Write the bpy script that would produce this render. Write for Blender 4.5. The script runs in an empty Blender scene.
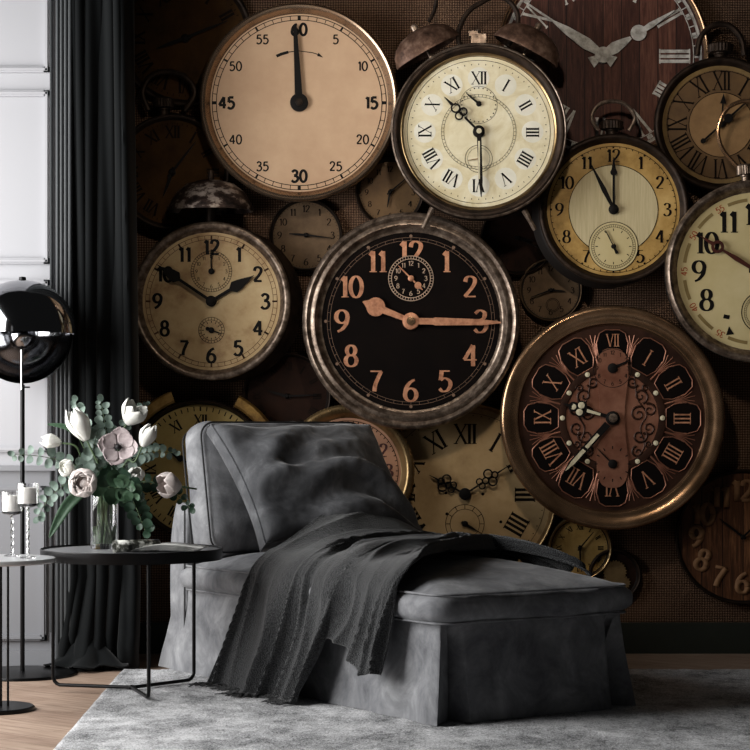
import bpy, math, random
from mathutils import Vector, Matrix, noise
random.seed(7)
sc = bpy.context.scene
COL = sc.collection
PI = math.pi
F, CX, HY, CH, CD = 2000.0, 375.0, 430.0, 0.92, 8.25   # lens in pixels, centre column, eye line row, eye height, distance to the wall

def lin(h):
    h = h.lstrip('#'); c = [int(h[i:i+2], 16)/255 for i in (0, 2, 4)]
    return tuple(x/12.92 if x <= .04045 else ((x+.055)/1.055)**2.4 for x in c) + (1,)
def P(px, py, D):
    """world point seen at that spot of the photograph, D metres from the camera"""
    return Vector(((px-CX)*D/F, D-CD, CH-(py-HY)*D/F))

# ------------------------------------------------------------------ materials
def newmat(name):
    m = bpy.data.materials.new(name); m.use_nodes = True
    nt = m.node_tree; b = nt.nodes['Principled BSDF']
    return m, nt, b
def N(nt, t, **kw):
    n = nt.nodes.new(t)
    for k, v in kw.items():
        if k in n.inputs: n.inputs[k].default_value = v
        else: setattr(n, k, v)
    return n
def ramp(nt, fac, stops):
    r = nt.nodes.new('ShaderNodeValToRGB'); el = r.color_ramp.elements
    while len(el) < len(stops): el.new(.5)
    for e, (p, c) in zip(el, stops): e.position = p; e.color = lin(c) if isinstance(c, str) else c
    nt.links.new(fac, r.inputs['Fac']); return r.outputs['Color']
def coords(nt, sc_=(1, 1, 1)):
    tc = N(nt, 'ShaderNodeTexCoord'); mp = N(nt, 'ShaderNodeMapping'); mp.inputs['Scale'].default_value = sc_
    nt.links.new(tc.outputs['Object'], mp.inputs['Vector']); return mp.outputs['Vector']
def bump(nt, b, h, strength=.3, dist=.01):
    bp = N(nt, 'ShaderNodeBump', Strength=strength, Distance=dist)
    nt.links.new(h, bp.inputs['Height']); nt.links.new(bp.outputs['Normal'], b.inputs['Normal'])
def plain(name, c, rough=.5, metal=0, sheen=0, spec=.5, **kw):
    m, nt, b = newmat(name)
    b.inputs['Base Color'].default_value = lin(c); b.inputs['Roughness'].default_value = rough
    b.inputs['Metallic'].default_value = metal; b.inputs['Specular IOR Level'].default_value = spec
    if sheen: b.inputs['Sheen Weight'].default_value = sheen; b.inputs['Sheen Roughness'].default_value = .4
    for k, v in kw.items(): b.inputs[k].default_value = v
    return m
def mottled(name, stops, scale=6, detail=8, rough=.6, metal=0, bmp=.15, bscale=60, stretch=(1, 1, 1), dist=.0, spec=.3, sheen=0, bdist=.002):
    m, nt, b = newmat(name); v = coords(nt, stretch)
    n = N(nt, 'ShaderNodeTexNoise', Scale=scale, Detail=detail, Roughness=.65, Distortion=dist); nt.links.new(v, n.inputs['Vector'])
    nt.links.new(ramp(nt, n.outputs['Fac'], stops), b.inputs['Base Color'])
    b.inputs['Roughness'].default_value = rough; b.inputs['Metallic'].default_value = metal; b.inputs['Specular IOR Level'].default_value = spec
    if sheen: b.inputs['Sheen Weight'].default_value = sheen; b.inputs['Sheen Roughness'].default_value = .35
    if bmp:
        n2 = N(nt, 'ShaderNodeTexNoise', Scale=bscale, Detail=4); nt.links.new(v, n2.inputs['Vector'])
        bump(nt, b, n2.outputs['Fac'], bmp, bdist)
    return m
def wood(name, dark, mid, light, board=.09, rough=.6, vertical=True, grain=1.0):
    m, nt, b = newmat(name); v = coords(nt)
    sx = N(nt, 'ShaderNodeSeparateXYZ'); nt.links.new(v, sx.inputs[0])
    dv = N(nt, 'ShaderNodeMath', operation='DIVIDE'); nt.links.new(sx.outputs['X' if vertical else 'Z'], dv.inputs[0]); dv.inputs[1].default_value = board
    fl = N(nt, 'ShaderNodeMath', operation='FLOOR'); nt.links.new(dv.outputs[0], fl.inputs[0])
    wn = N(nt, 'ShaderNodeTexWhiteNoise', noise_dimensions='1D'); nt.links.new(fl.outputs[0], wn.inputs['W'])
    fr = N(nt, 'ShaderNodeMath', operation='FRACT'); nt.links.new(dv.outputs[0], fr.inputs[0])
    gap = N(nt, 'ShaderNodeMath', operation='GREATER_THAN'); nt.links.new(fr.outputs[0], gap.inputs[0]); gap.inputs[1].default_value = .05
    mp = N(nt, 'ShaderNodeMapping'); mp.inputs['Scale'].default_value = (60*grain, 60*grain, 5*grain) if vertical else (5, 60, 60); nt.links.new(v, mp.inputs['Vector'])
    n = N(nt, 'ShaderNodeTexNoise', Scale=1.4, Detail=8, Roughness=.7, Distortion=.6); nt.links.new(mp.outputs[0], n.inputs['Vector'])
    ad = N(nt, 'ShaderNodeMath', operation='MULTIPLY_ADD'); nt.links.new(wn.outputs['Value'], ad.inputs[0]); ad.inputs[1].default_value = .22; nt.links.new(n.outputs['Fac'], ad.inputs[2])
    mu = N(nt, 'ShaderNodeMath', operation='MULTIPLY'); nt.links.new(ad.outputs[0], mu.inputs[0]); nt.links.new(gap.outputs[0], mu.inputs[1])
    nt.links.new(ramp(nt, mu.outputs[0], [(.3, dark), (.58, mid), (.85, light)]), b.inputs['Base Color'])
    b.inputs['Roughness'].default_value = rough; b.inputs['Specular IOR Level'].default_value = .25
    bump(nt, b, mu.outputs[0], .35, .002); return m

def burlap():
    m, nt, b = newmat('burlap'); v = coords(nt)
    w1 = N(nt, 'ShaderNodeTexWave', wave_type='BANDS', bands_direction='X', Scale=46.0, Distortion=1.2); nt.links.new(v, w1.inputs['Vector'])
    w1.inputs['Detail Scale'].default_value = 3
    w2 = N(nt, 'ShaderNodeTexWave', wave_type='BANDS', bands_direction='Z', Scale=46.0, Distortion=1.2); nt.links.new(v, w2.inputs['Vector'])
    mx = N(nt, 'ShaderNodeMath', operation='MULTIPLY'); nt.links.new(w1.outputs['Fac'], mx.inputs[0]); nt.links.new(w2.outputs['Fac'], mx.inputs[1])
    n = N(nt, 'ShaderNodeTexNoise', Scale=3.0, Detail=6); nt.links.new(v, n.inputs['Vector'])
    ad = N(nt, 'ShaderNodeMath', operation='MULTIPLY_ADD'); nt.links.new(n.outputs['Fac'], ad.inputs[0]); ad.inputs[1].default_value = .5; nt.links.new(mx.outputs[0], ad.inputs[2])
    nt.links.new(ramp(nt, ad.outputs[0], [(.25, '#150d09'), (.58, '#543d2f'), (1, '#ab8c74')]), b.inputs['Base Color'])
    b.inputs['Roughness'].default_value = .95; b.inputs['Specular IOR Level'].default_value = .05
    bump(nt, b, mx.outputs[0], .6, .003); return m
def parquet():
    m, nt, b = newmat('oak_parquet'); v = coords(nt)
    mp = N(nt, 'ShaderNodeMapping'); mp.inputs['Rotation'].default_value = (0, 0, math.radians(38)); nt.links.new(v, mp.inputs['Vector'])
    br = N(nt, 'ShaderNodeTexBrick', Scale=1.0); nt.links.new(mp.outputs[0], br.inputs['Vector'])
    br.inputs['Brick Width'].default_value = .55; br.inputs['Row Height'].default_value = .1; br.inputs['Mortar Size'].default_value = .0012
    br.inputs['Color1'].default_value = lin('#9f8878'); br.inputs['Color2'].default_value = lin('#b19b8a'); br.inputs['Mortar'].default_value = lin('#5a4838')
    m2 = N(nt, 'ShaderNodeMapping'); m2.inputs['Scale'].default_value = (4, 40, 10); nt.links.new(mp.outputs[0], m2.inputs['Vector'])
    n = N(nt, 'ShaderNodeTexNoise', Scale=1.5, Detail=8); nt.links.new(m2.outputs[0], n.inputs['Vector'])
    mix = N(nt, 'ShaderNodeMix', data_type='RGBA', blend_type='MULTIPLY'); mix.inputs['Factor'].default_value = .6
    nt.links.new(br.outputs['Color'], mix.inputs['A']); nt.links.new(ramp(nt, n.outputs['Fac'], [(.3, '#a09080'), (.7, '#ffffff')]), mix.inputs['B'])
    nt.links.new(mix.outputs['Result'], b.inputs['Base Color']); b.inputs['Roughness'].default_value = .55; b.inputs['Specular IOR Level'].default_value = .3
    return m
def rugmat():
    m, nt, b = newmat('viscose_rug'); v = coords(nt, (1, .62, 1))
    n = N(nt, 'ShaderNodeTexNoise', Scale=5.0, Detail=12, Roughness=.86, Distortion=.1); nt.links.new(v, n.inputs['Vector'])
    n3 = N(nt, 'ShaderNodeTexNoise', Scale=170, Detail=3, Roughness=.9); nt.links.new(v, n3.inputs['Vector'])
    ad = N(nt, 'ShaderNodeMath', operation='MULTIPLY_ADD'); nt.links.new(n3.outputs['Fac'], ad.inputs[0]); ad.inputs[1].default_value = .7; nt.links.new(n.outputs['Fac'], ad.inputs[2])
    nt.links.new(ramp(nt, ad.outputs[0], [(.64, '#0e0f11'), (.72, '#3c3d40'), (.80, '#9a9b9e'), (.96, '#f0f0f2')]), b.inputs['Base Color'])
    b.inputs['Roughness'].default_value = .9; b.inputs['Specular IOR Level'].default_value = .1; b.inputs['Sheen Weight'].default_value = .3
    bump(nt, b, ad.outputs[0], .9, .012); return m
def velvet(name, a, c, d, sheen=.6):
    m, nt, b = newmat(name); v = coords(nt)
    n = N(nt, 'ShaderNodeTexNoise', Scale=7, Detail=9, Roughness=.66, Distortion=.5); nt.links.new(v, n.inputs['Vector'])
    nt.links.new(ramp(nt, n.outputs['Fac'], [(.32, a), (.54, c), (.76, d)]), b.inputs['Base Color'])
    b.inputs['Roughness'].default_value = .75; b.inputs['Specular IOR Level'].default_value = .2
    b.inputs['Sheen Weight'].default_value = sheen; b.inputs['Sheen Roughness'].default_value = .3
    n2 = N(nt, 'ShaderNodeTexNoise', Scale=9, Detail=5); nt.links.new(v, n2.inputs['Vector']); bump(nt, b, n2.outputs['Fac'], .35, .02)
    return m
def knit():
    m, nt, b = newmat('charcoal_knit'); v = coords(nt)
    vo = N(nt, 'ShaderNodeTexVoronoi', Scale=240); nt.links.new(v, vo.inputs['Vector'])
    nt.links.new(ramp(nt, vo.outputs['Distance'], [(.1, '#434446'), (.7, '#202122')]), b.inputs['Base Color'])
    b.inputs['Roughness'].default_value = .95; b.inputs['Specular IOR Level'].default_value = .05; b.inputs['Sheen Weight'].default_value = .3
    iv = N(nt, 'ShaderNodeMath', operation='SUBTRACT'); iv.inputs[0].default_value = 1; nt.links.new(vo.outputs['Distance'], iv.inputs[1])
    bump(nt, b, iv.outputs[0], .8, .005); return m
def glass(name, c='#ffffff', rough=.02):
    return plain(name, c, rough, **{'Transmission Weight': 1.0, 'IOR': 1.45})

M = dict(
 burlap=burlap(), parquet=parquet(), rug=rugmat(),
 white=plain('white_paint', '#a2a2a6', .45), dado=plain('grey_dado', '#7b7c80', .45), casing=plain('graphite_paint', '#3a3d3f', .4), baseb=mottled('baseboard_paint', [(.3, '#20241f'), (.7, '#2c302b')], 3, rough=.5),
 curtain=plain('black_velvet_curtain', '#0e1011', .85, sheen=.15, spec=.1),
 velvet=velvet('grey_velvet', '#55565a', '#7b7c7f', '#a0a1a3', .2), velvet2=velvet('dark_grey_velvet', '#3a3b3e', '#56575a', '#7e7f82', .3), piping=plain('piping', '#101113', .7),
 knit=knit(), black=plain('black_metal', '#0c0c0d', .35, .6), tray=plain('grey_tray', '#7d7e80', .4), chrome=plain('smoked_chrome', '#9fa0a3', .08, 1.0),
 steel=plain('polished_steel', '#c8c8ca', .15, 1.0), glass=glass('clear_glass'), wax=plain('white_wax', '#f2f0ec', .5),
 silver=mottled('warm_silver', [(.3, '#8d7661'), (.6, '#b39a82')], 5, rough=.27, metal=.9, bmp=.03),
 oldsteel=mottled('tarnished_steel', [(.3, '#3a2f27'), (.5, '#75665a'), (.75, '#b3a292')], 30, rough=.36, metal=.7, bmp=.3),
 darksteel=mottled('dark_steel', [(.3, '#120d0a'), (.7, '#3b2e25')], 20, rough=.5, metal=.6, bmp=.3),
 brass=mottled('aged_brass', [(.3, '#634d33'), (.6, '#ad9268')], 7, rough=.28, metal=.85, bmp=.05),
 bronze=mottled('aged_bronze', [(.3, '#634a34'), (.6, '#b39070')], 5, rough=.26, metal=.9, bmp=.05),
 bell=mottled('worn_bell', [(.35, '#16110f'), (.5, '#3c2f2a'), (.56, '#8c8078'), (.75, '#b5aaa2')], 16, rough=.5, metal=.5, bmp=.5, stretch=(1, 1, 1.6)),
 belld=mottled('rusty_bell', [(.3, '#2c1e17'), (.5, '#5d463a'), (.75, '#8e7566')], 24, rough=.5, metal=.5, bmp=.5),
 case=plain('dark_case', '#140e0b', .55, .4),
 tan=mottled('tan_dial', [(.3, '#b29174'), (.7, '#caab8c')], 3, rough=.5, bmp=.03),
 cream=mottled('cream_dial', [(.3, '#c9bb93'), (.5, '#dcd3b4'), (.7, '#e8e2cb')], 7, rough=.55, bmp=.04, dist=1.5),
 gold=mottled('gold_dial', [(.28, '#6e5226'), (.5, '#ac8a4e'), (.7, '#c4a468')], 7, rough=.5, bmp=.05),
 pale=mottled('pale_dial', [(.3, '#b7a778'), (.7, '#cbbd92')], 4, rough=.5, bmp=.04),
 yellow=mottled('yellow_dial', [(.3, '#96804a'), (.7, '#b9a368')], 5, rough=.5, bmp=.04),
 stained=mottled('stained_dial', [(.3, '#7c5a3a'), (.48, '#b29870'), (.7, '#c3ad86')], 6, rough=.5, bmp=.04),
 blackdial=mottled('black_dial', [(.3, '#060404'), (.8, '#120b08')], 5, rough=.7, bmp=.1, spec=.06),
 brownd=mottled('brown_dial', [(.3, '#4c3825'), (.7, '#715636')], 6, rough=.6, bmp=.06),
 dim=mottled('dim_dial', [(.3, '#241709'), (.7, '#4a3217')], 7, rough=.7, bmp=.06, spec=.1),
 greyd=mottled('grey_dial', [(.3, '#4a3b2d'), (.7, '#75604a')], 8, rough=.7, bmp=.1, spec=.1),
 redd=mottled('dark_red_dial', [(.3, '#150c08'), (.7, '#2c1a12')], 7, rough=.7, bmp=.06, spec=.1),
 pink=mottled('rosy_dial', [(.3, '#8e6650'), (.7, '#b08468')], 6, rough=.6, bmp=.06),
 roman=mottled('ivory_dial', [(.3, '#8f7450'), (.5, '#ae9268'), (.72, '#bda27a')], 5, rough=.55, bmp=.05),
 copper=mottled('copper_plate', [(.3, '#744838'), (.7, '#a67660')], 8, rough=.42, metal=.55, bmp=.1),
 copperd=mottled('dark_copper', [(.3, '#21130d'), (.7, '#432a1f')], 9, rough=.5, metal=.5, bmp=.15),
 copperl=mottled('bright_copper', [(.3, '#8a5a44'), (.55, '#bd8768'), (.8, '#d8a685')], 40, rough=.45, metal=.35, bmp=.2),
 ink=plain('black_ink', '#0d0a09', .6, spec=.15), redink=plain('red_ink', '#9a3d1e', .6, spec=.15), inkd=plain('faded_ink', '#120b06', .7, spec=.1),
 whitep=mottled('chipped_white', [(.35, '#8b8780'), (.6, '#cdcbc6')], 30, rough=.6, bmp=.1), ivory=mottled('ivory_paint', [(.3, '#a69c80'), (.6, '#d2caae')], 30, rough=.5, bmp=.1),
 woodc=wood('red_brown_boards', '#1b0d0a', '#4a2a22', '#70493b', .075), woodn=wood('weathered_boards', '#1d0f08', '#55341f', '#8a603f', .085),
 woodl=mottled('pale_wood_numerals', [(.3, '#6d4d35'), (.7, '#94704f')], 20, rough=.7, bmp=.2),
 petal=mottled('white_petal', [(.3, '#d8d8d0'), (.7, '#f4f3ee')], 30, rough=.5, bmp=.1), petalp=mottled('blush_petal', [(.3, '#b5aaa6'), (.7, '#d8cfcb')], 30, rough=.5, bmp=.1),
 anem=mottled('mauve_petal', [(.3, '#8f8182'), (.7, '#c3b7b7')], 40, rough=.5, bmp=.1), stamen=plain('black_stamen', '#100c10', .7),
 stem=plain('green_stem', '#4c6040', .5), leaf=mottled('green_leaf', [(.3, '#243d2a'), (.7, '#48634b')], 20, rough=.5, bmp=.1),
 euc=mottled('eucalyptus_leaf', [(.3, '#42554a'), (.7, '#7c8c83')], 14, rough=.55, bmp=.1), eucd=mottled('dark_leaf', [(.3, '#16291d'), (.7, '#334d3b')], 14, rough=.5, bmp=.1),
 paper=mottled('printed_page', [(.36, '#5c5c5c'), (.5, '#b9b9b6'), (.6, '#d4d4d1')], 14, 3, rough=.6, bmp=0),
 cover=mottled('magazine_cover', [(.4, '#161715'), (.5, '#55564f'), (.62, '#d8d8d2')], 24, 3, rough=.4, bmp=0),
)

# ------------------------------------------------------------------ mesh builder
def piece(mb, fn):
    a, b = len(mb.v), len(mb.f); fn(); mb.cut.append((a, len(mb.v), b, len(mb.f)))
class MB:
    def __init__(s): s.v = []; s.f = []; s.cut = []
    def add(s, vs, fs):
        o = len(s.v); s.v += [tuple(v) for v in vs]; s.f += [tuple(i+o for i in f) for f in fs]; return s
    def grid(s, rows, cu=False, cv=False):
        n, m = len(rows), len(rows[0]); fs = []
        for i in range(n if cu else n-1):
            for j in range(m if cv else m-1):
                a, b = (i+1) % n, (j+1) % m
                fs.append((i*m+j, i*m+b, a*m+b, a*m+j))
        return s.add([p for r in rows for p in r], fs)
    def lathe(s, prof, n=72, c=(0, 0), a0=0, mat=None):
        rows = [[(c[0]+r*math.cos(2*PI*k/n), c[1]+r*math.sin(2*PI*k/n), z) for k in range(n)] for r, z in prof]
        if mat is not None: rows = [[mat @ Vector(p) for p in r] for r in rows]
        return s.grid(rows, cv=True)
    def disc(s, r, z, c=(0, 0), n=72): return s.add([(c[0]+r*math.cos(2*PI*k/n), c[1]+r*math.sin(2*PI*k/n), z) for k in range(n)], [tuple(range(n))])
    def ring(s, r0, r1, z, c=(0, 0), n=72): return s.lathe([(r1, z), (r0, z)], n, c)
    def tube(s, pts, r, n=8, closed=False, cap=True):
        pts = [Vector(p) for p in pts]; L = len(pts); rr = r if isinstance(r, (list, tuple)) else [r]*L
        rows = []; up = None
        for i, p in enumerate(pts):
            a = pts[(i-1) % L] if closed else pts[max(i-1, 0)]; b = pts[(i+1) % L] if closed else pts[min(i+1, L-1)]
            t = (b-a); t = t.normalized() if t.length > 1e-9 else Vector((0, 0, 1))
            if up is None:
                up = Vector((0, 0, 1)) if abs(t.z) < .9 else Vector((1, 0, 0))
            up = (up - t*up.dot(t)).normalized(); w = t.cross(up)
            rows.append([p + (up*math.cos(2*PI*k/n) + w*math.sin(2*PI*k/n))*rr[i] for k in range(n)])
        o = len(s.v); s.grid(rows, cu=closed, cv=True)
        if cap and not closed: s.f.append(tuple(o+k for k in range(n))[::-1]); s.f.append(tuple(o+(L-1)*n+k for k in range(n)))
        return s
    def box(s, c, d, rot=None):
        vs = [Vector((x*d[0]/2, y*d[1]/2, z*d[2]/2)) for x in (-1, 1) for y in (-1, 1) for z in (-1, 1)]
        if rot is not None: vs = [rot @ v for v in vs]
        return s.add([v+Vector(c) for v in vs], [(0, 1, 3, 2), (4, 6, 7, 5), (0, 4, 5, 1), (2, 3, 7, 6), (0, 2, 6, 4), (1, 5, 7, 3)])
    def poly(s, pts, z0, z1):
        n = len(pts); vs = [(x, y, z0) for x, y in pts]+[(x, y, z1) for x, y in pts]
        fs = [tuple(range(n, 2*n)), tuple(range(n))[::-1]]+[(i, (i+1) % n, n+(i+1) % n, n+i) for i in range(n)]
        return s.add(vs, fs)
    def ribbon(s, pts, thick, thin, z, closed=False):
        L = len(pts); rows = []
        for i in range(L):
            a = pts[(i-1) % L] if closed else pts[max(i-1, 0)]; b = pts[(i+1) % L] if closed else pts[min(i+1, L-1)]
            dx, dy = b[0]-a[0], b[1]-a[1]; l = math.hypot(dx, dy) or 1
            w = (thin+(thick-thin)*abs(dy/l)**1.3)/2
            nx, ny = -dy/l*w, dx/l*w; p = pts[i]
            rows.append([(p[0]+nx, p[1]+ny, z), (p[0]-nx, p[1]-ny, z)])
        return s.grid(rows, cu=closed)
    def build(s, name, mat, parent=None, k=1.0, clock=False, smooth=True, ang=35, fix=True):
        me = bpy.data.meshes.new(name)
        vs = [(x*k, -z*k, y*k) for x, y, z in s.v] if clock else [(x*k, y*k, z*k) for x, y, z in s.v]
        me.from_pydata(vs, [], s.f); me.update()
        if fix:
            import bmesh
            bm = bmesh.new(); bm.from_mesh(me); bmesh.ops.recalc_face_normals(bm, faces=bm.faces[:]); bm.to_mesh(me); bm.free()
        if smooth:
            me.polygons.foreach_set('use_smooth', [True]*len(me.polygons)); me.set_sharp_from_angle(angle=math.radians(ang))
        o = bpy.data.objects.new(name, me); COL.objects.link(o); me.materials.append(M[mat] if isinstance(mat, str) else mat)
        if parent: o.parent = parent
        return o
def tag(o, label=None, cat=None, group=None, kind=None):
    if label: o['label'] = label
    if cat: o['category'] = cat
    if group: o['group'] = group
    if kind: o['kind'] = kind
    return o
def empty(name, loc, label, cat, group=None, rz=0):
    o = bpy.data.objects.new(name, None); COL.objects.link(o); o.location = loc; o.rotation_euler = (0, 0, rz); o.empty_display_size = .05
    return tag(o, label, cat, group)
def smooth_path(pts, sub=8, closed=False):
    pts = [Vector(p) for p in pts]; out = []; L = len(pts); n = L if closed else L-1
    g = (lambda i: pts[i % L]) if closed else (lambda i: pts[min(max(i, 0), L-1)])
    for i in range(n):
        p0, p1, p2, p3 = g(i-1), g(i), g(i+1), g(i+2)
        for k in range(sub):
            t = k/sub
            out.append(.5*((2*p1)+(p2-p0)*t+(2*p0-5*p1+4*p2-p3)*t*t+(3*p1-p0-3*p2+p3)*t**3))
    if not closed: out.append(pts[-1])
    return out

# ------------------------------------------------------------------ lettering drawn with a pen
def ell(cx, cy, rx, ry, n=22, a0=0, a1=2*PI): return [(cx+rx*math.cos(a0+(a1-a0)*i/n), cy+ry*math.sin(a0+(a1-a0)*i/n)) for i in range(n+1)]
def sm(*p): return [(v.x, v.y) for v in smooth_path([(a, b, 0) for a, b in p], 6)]
SIX = [sm((.5, .97), (.3, .86), (.12, .62), (.05, .3)), ell(.31, .29, .26, .29)]
DIG = {
 '0': [ell(.31, .5, .27, .5)], '1': [[(.1, .8), (.26, .99)], [(.27, 1), (.27, 0)]],
 '2': [sm((.07, .74), (.13, .93), (.31, 1), (.5, .9), (.52, .7), (.38, .44), (.18, .2), (.05, .03)), [(.04, .04), (.57, .04)]],
 '3': [sm((.07, .85), (.27, 1), (.49, .89), (.46, .65), (.24, .54)), sm((.24, .54), (.5, .46), (.57, .24), (.42, .03), (.2, 0), (.04, .14))],
 '4': [[(.43, 1), (.02, .3)], [(.02, .3), (.62, .3)], [(.44, 1), (.44, 0)]],
 '5': [[(.14, .97), (.53, .97)], [(.15, 1), (.1, .53)], sm((.1, .54), (.3, .63), (.52, .5), (.56, .28), (.42, .05), (.2, 0), (.04, .13))],
 '6': SIX, '7': [[(.03, .96), (.57, .96)], sm((.55, .96), (.38, .6), (.26, .3), (.22, 0))],
 '8': [ell(.31, .75, .2, .24), ell(.31, .26, .26, .27)], '9': [[(.62-x, 1-y) for x, y in st] for st in SIX],
 'I': [[(.12, 1), (.12, 0)]], 'V': [[(.04, 1), (.34, 0)], [(.34, 0), (.6, 1)]], 'X': [[(.04, 1), (.6, 0)], [(.6, 1), (.04, 0)]]}
ADV = {'I': .26, 'V': .66, 'X': .66, '1': .48}
def text(mb, s, cx, cy, h, z, ang=0, thick=.16, thin=.05, serif=True, sx=1.0):
    """s centred on cx,cy; ang clockwise in degrees"""
    va, fa = len(mb.v), len(mb.f)
    wid = sum(ADV.get(c, .74) for c in s)-.1; x0 = -wid/2; a = -math.radians(ang); ca, sa = math.cos(a), math.sin(a)
    def tr(x, y):
        x, y = x*h*sx, (y-.5)*h
        return (cx+x*ca-y*sa, cy+x*sa+y*ca)
    for c in s:
        for ist, st in enumerate(DIG[c]):
            zs = z+ist*.06
            th = thick
            if c in 'VX' : th = thick if st[0][0] < st[-1][0] and st[0][1] > st[-1][1] else thin*1.3
            pts = [(x0+x, y) for x, y in st]; L = len(pts); rows = []
            closed = L > 5 and math.hypot(pts[0][0]-pts[-1][0], pts[0][1]-pts[-1][1]) < 1e-6
            for i in range(L):
                p0 = pts[i-1] if i else (pts[-2] if closed else pts[0]); p1 = pts[i+1] if i < L-1 else (pts[1] if closed else pts[-1])
                dx, dy = p1[0]-p0[0], p1[1]-p0[1]; l = math.hypot(dx, dy) or 1
                w = (thin+(th-thin)*abs(dy/l)**1.4)/2
                rows.append([(*tr(pts[i][0]-dy/l*w, pts[i][1]+dx/l*w), zs), (*tr(pts[i][0]+dy/l*w, pts[i][1]-dx/l*w), zs)])
            mb.grid(rows)
        if serif and c in 'IVX1':
            for yy in ((0, 1) if c != '1' else (0,)):
                xs = {'I': [(.0, .24)], 'V': [(-.05, .16), (.5, .7)] if yy else [(.26, .42)], 'X': [(-.05, .16), (.5, .7)], '1': [(.1, .44)]}[c]
                for xa, xb in xs:
                    y = yy*(1-.04)
                    mb.add([(*tr(x0+xa, y), z+.14), (*tr(x0+xb, y), z+.14), (*tr(x0+xb, y+.045), z+.14), (*tr(x0+xa, y+.045), z+.14)], [(0, 1, 2, 3)])
        x0 += ADV.get(c, .74)
    mb.cut.append((va, len(mb.v), fa, len(mb.f)))
def pol(a, r): a = math.radians(a); return (r*math.sin(a), r*math.cos(a))
def tick(mb, a, r0, r1, w, z, c=(0, 0)):
    t = math.radians(a); d = (math.sin(t), math.cos(t)); n = (d[1]*w/2, -d[0]*w/2)
    mb.add([(c[0]+d[0]*r0+n[0], c[1]+d[1]*r0+n[1], z), (c[0]+d[0]*r1+n[0], c[1]+d[1]*r1+n[1], z), (c[0]+d[0]*r1-n[0], c[1]+d[1]*r1-n[1], z), (c[0]+d[0]*r0-n[0], c[1]+d[1]*r0-n[1], z)], [(0, 1, 2, 3)])
def track(mb, r0, r1, z, n=60, w=.6, line=.7, c=(0, 0), big=0):
    mb.ring(r0-line/2, r0+line/2, z, c); mb.ring(r1-line/2, r1+line/2, z, c)
    for i in range(n): tick(mb, i*360/n, r0, r1, w if not big or i % 5 else big, z, c)
ROM = ['XII', 'I', 'II', 'III', 'IIII', 'V', 'VI', 'VII', 'VIII', 'IX', 'X', 'XI']
ARA = ['12'] + [str(i) for i in range(1, 12)]

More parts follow.
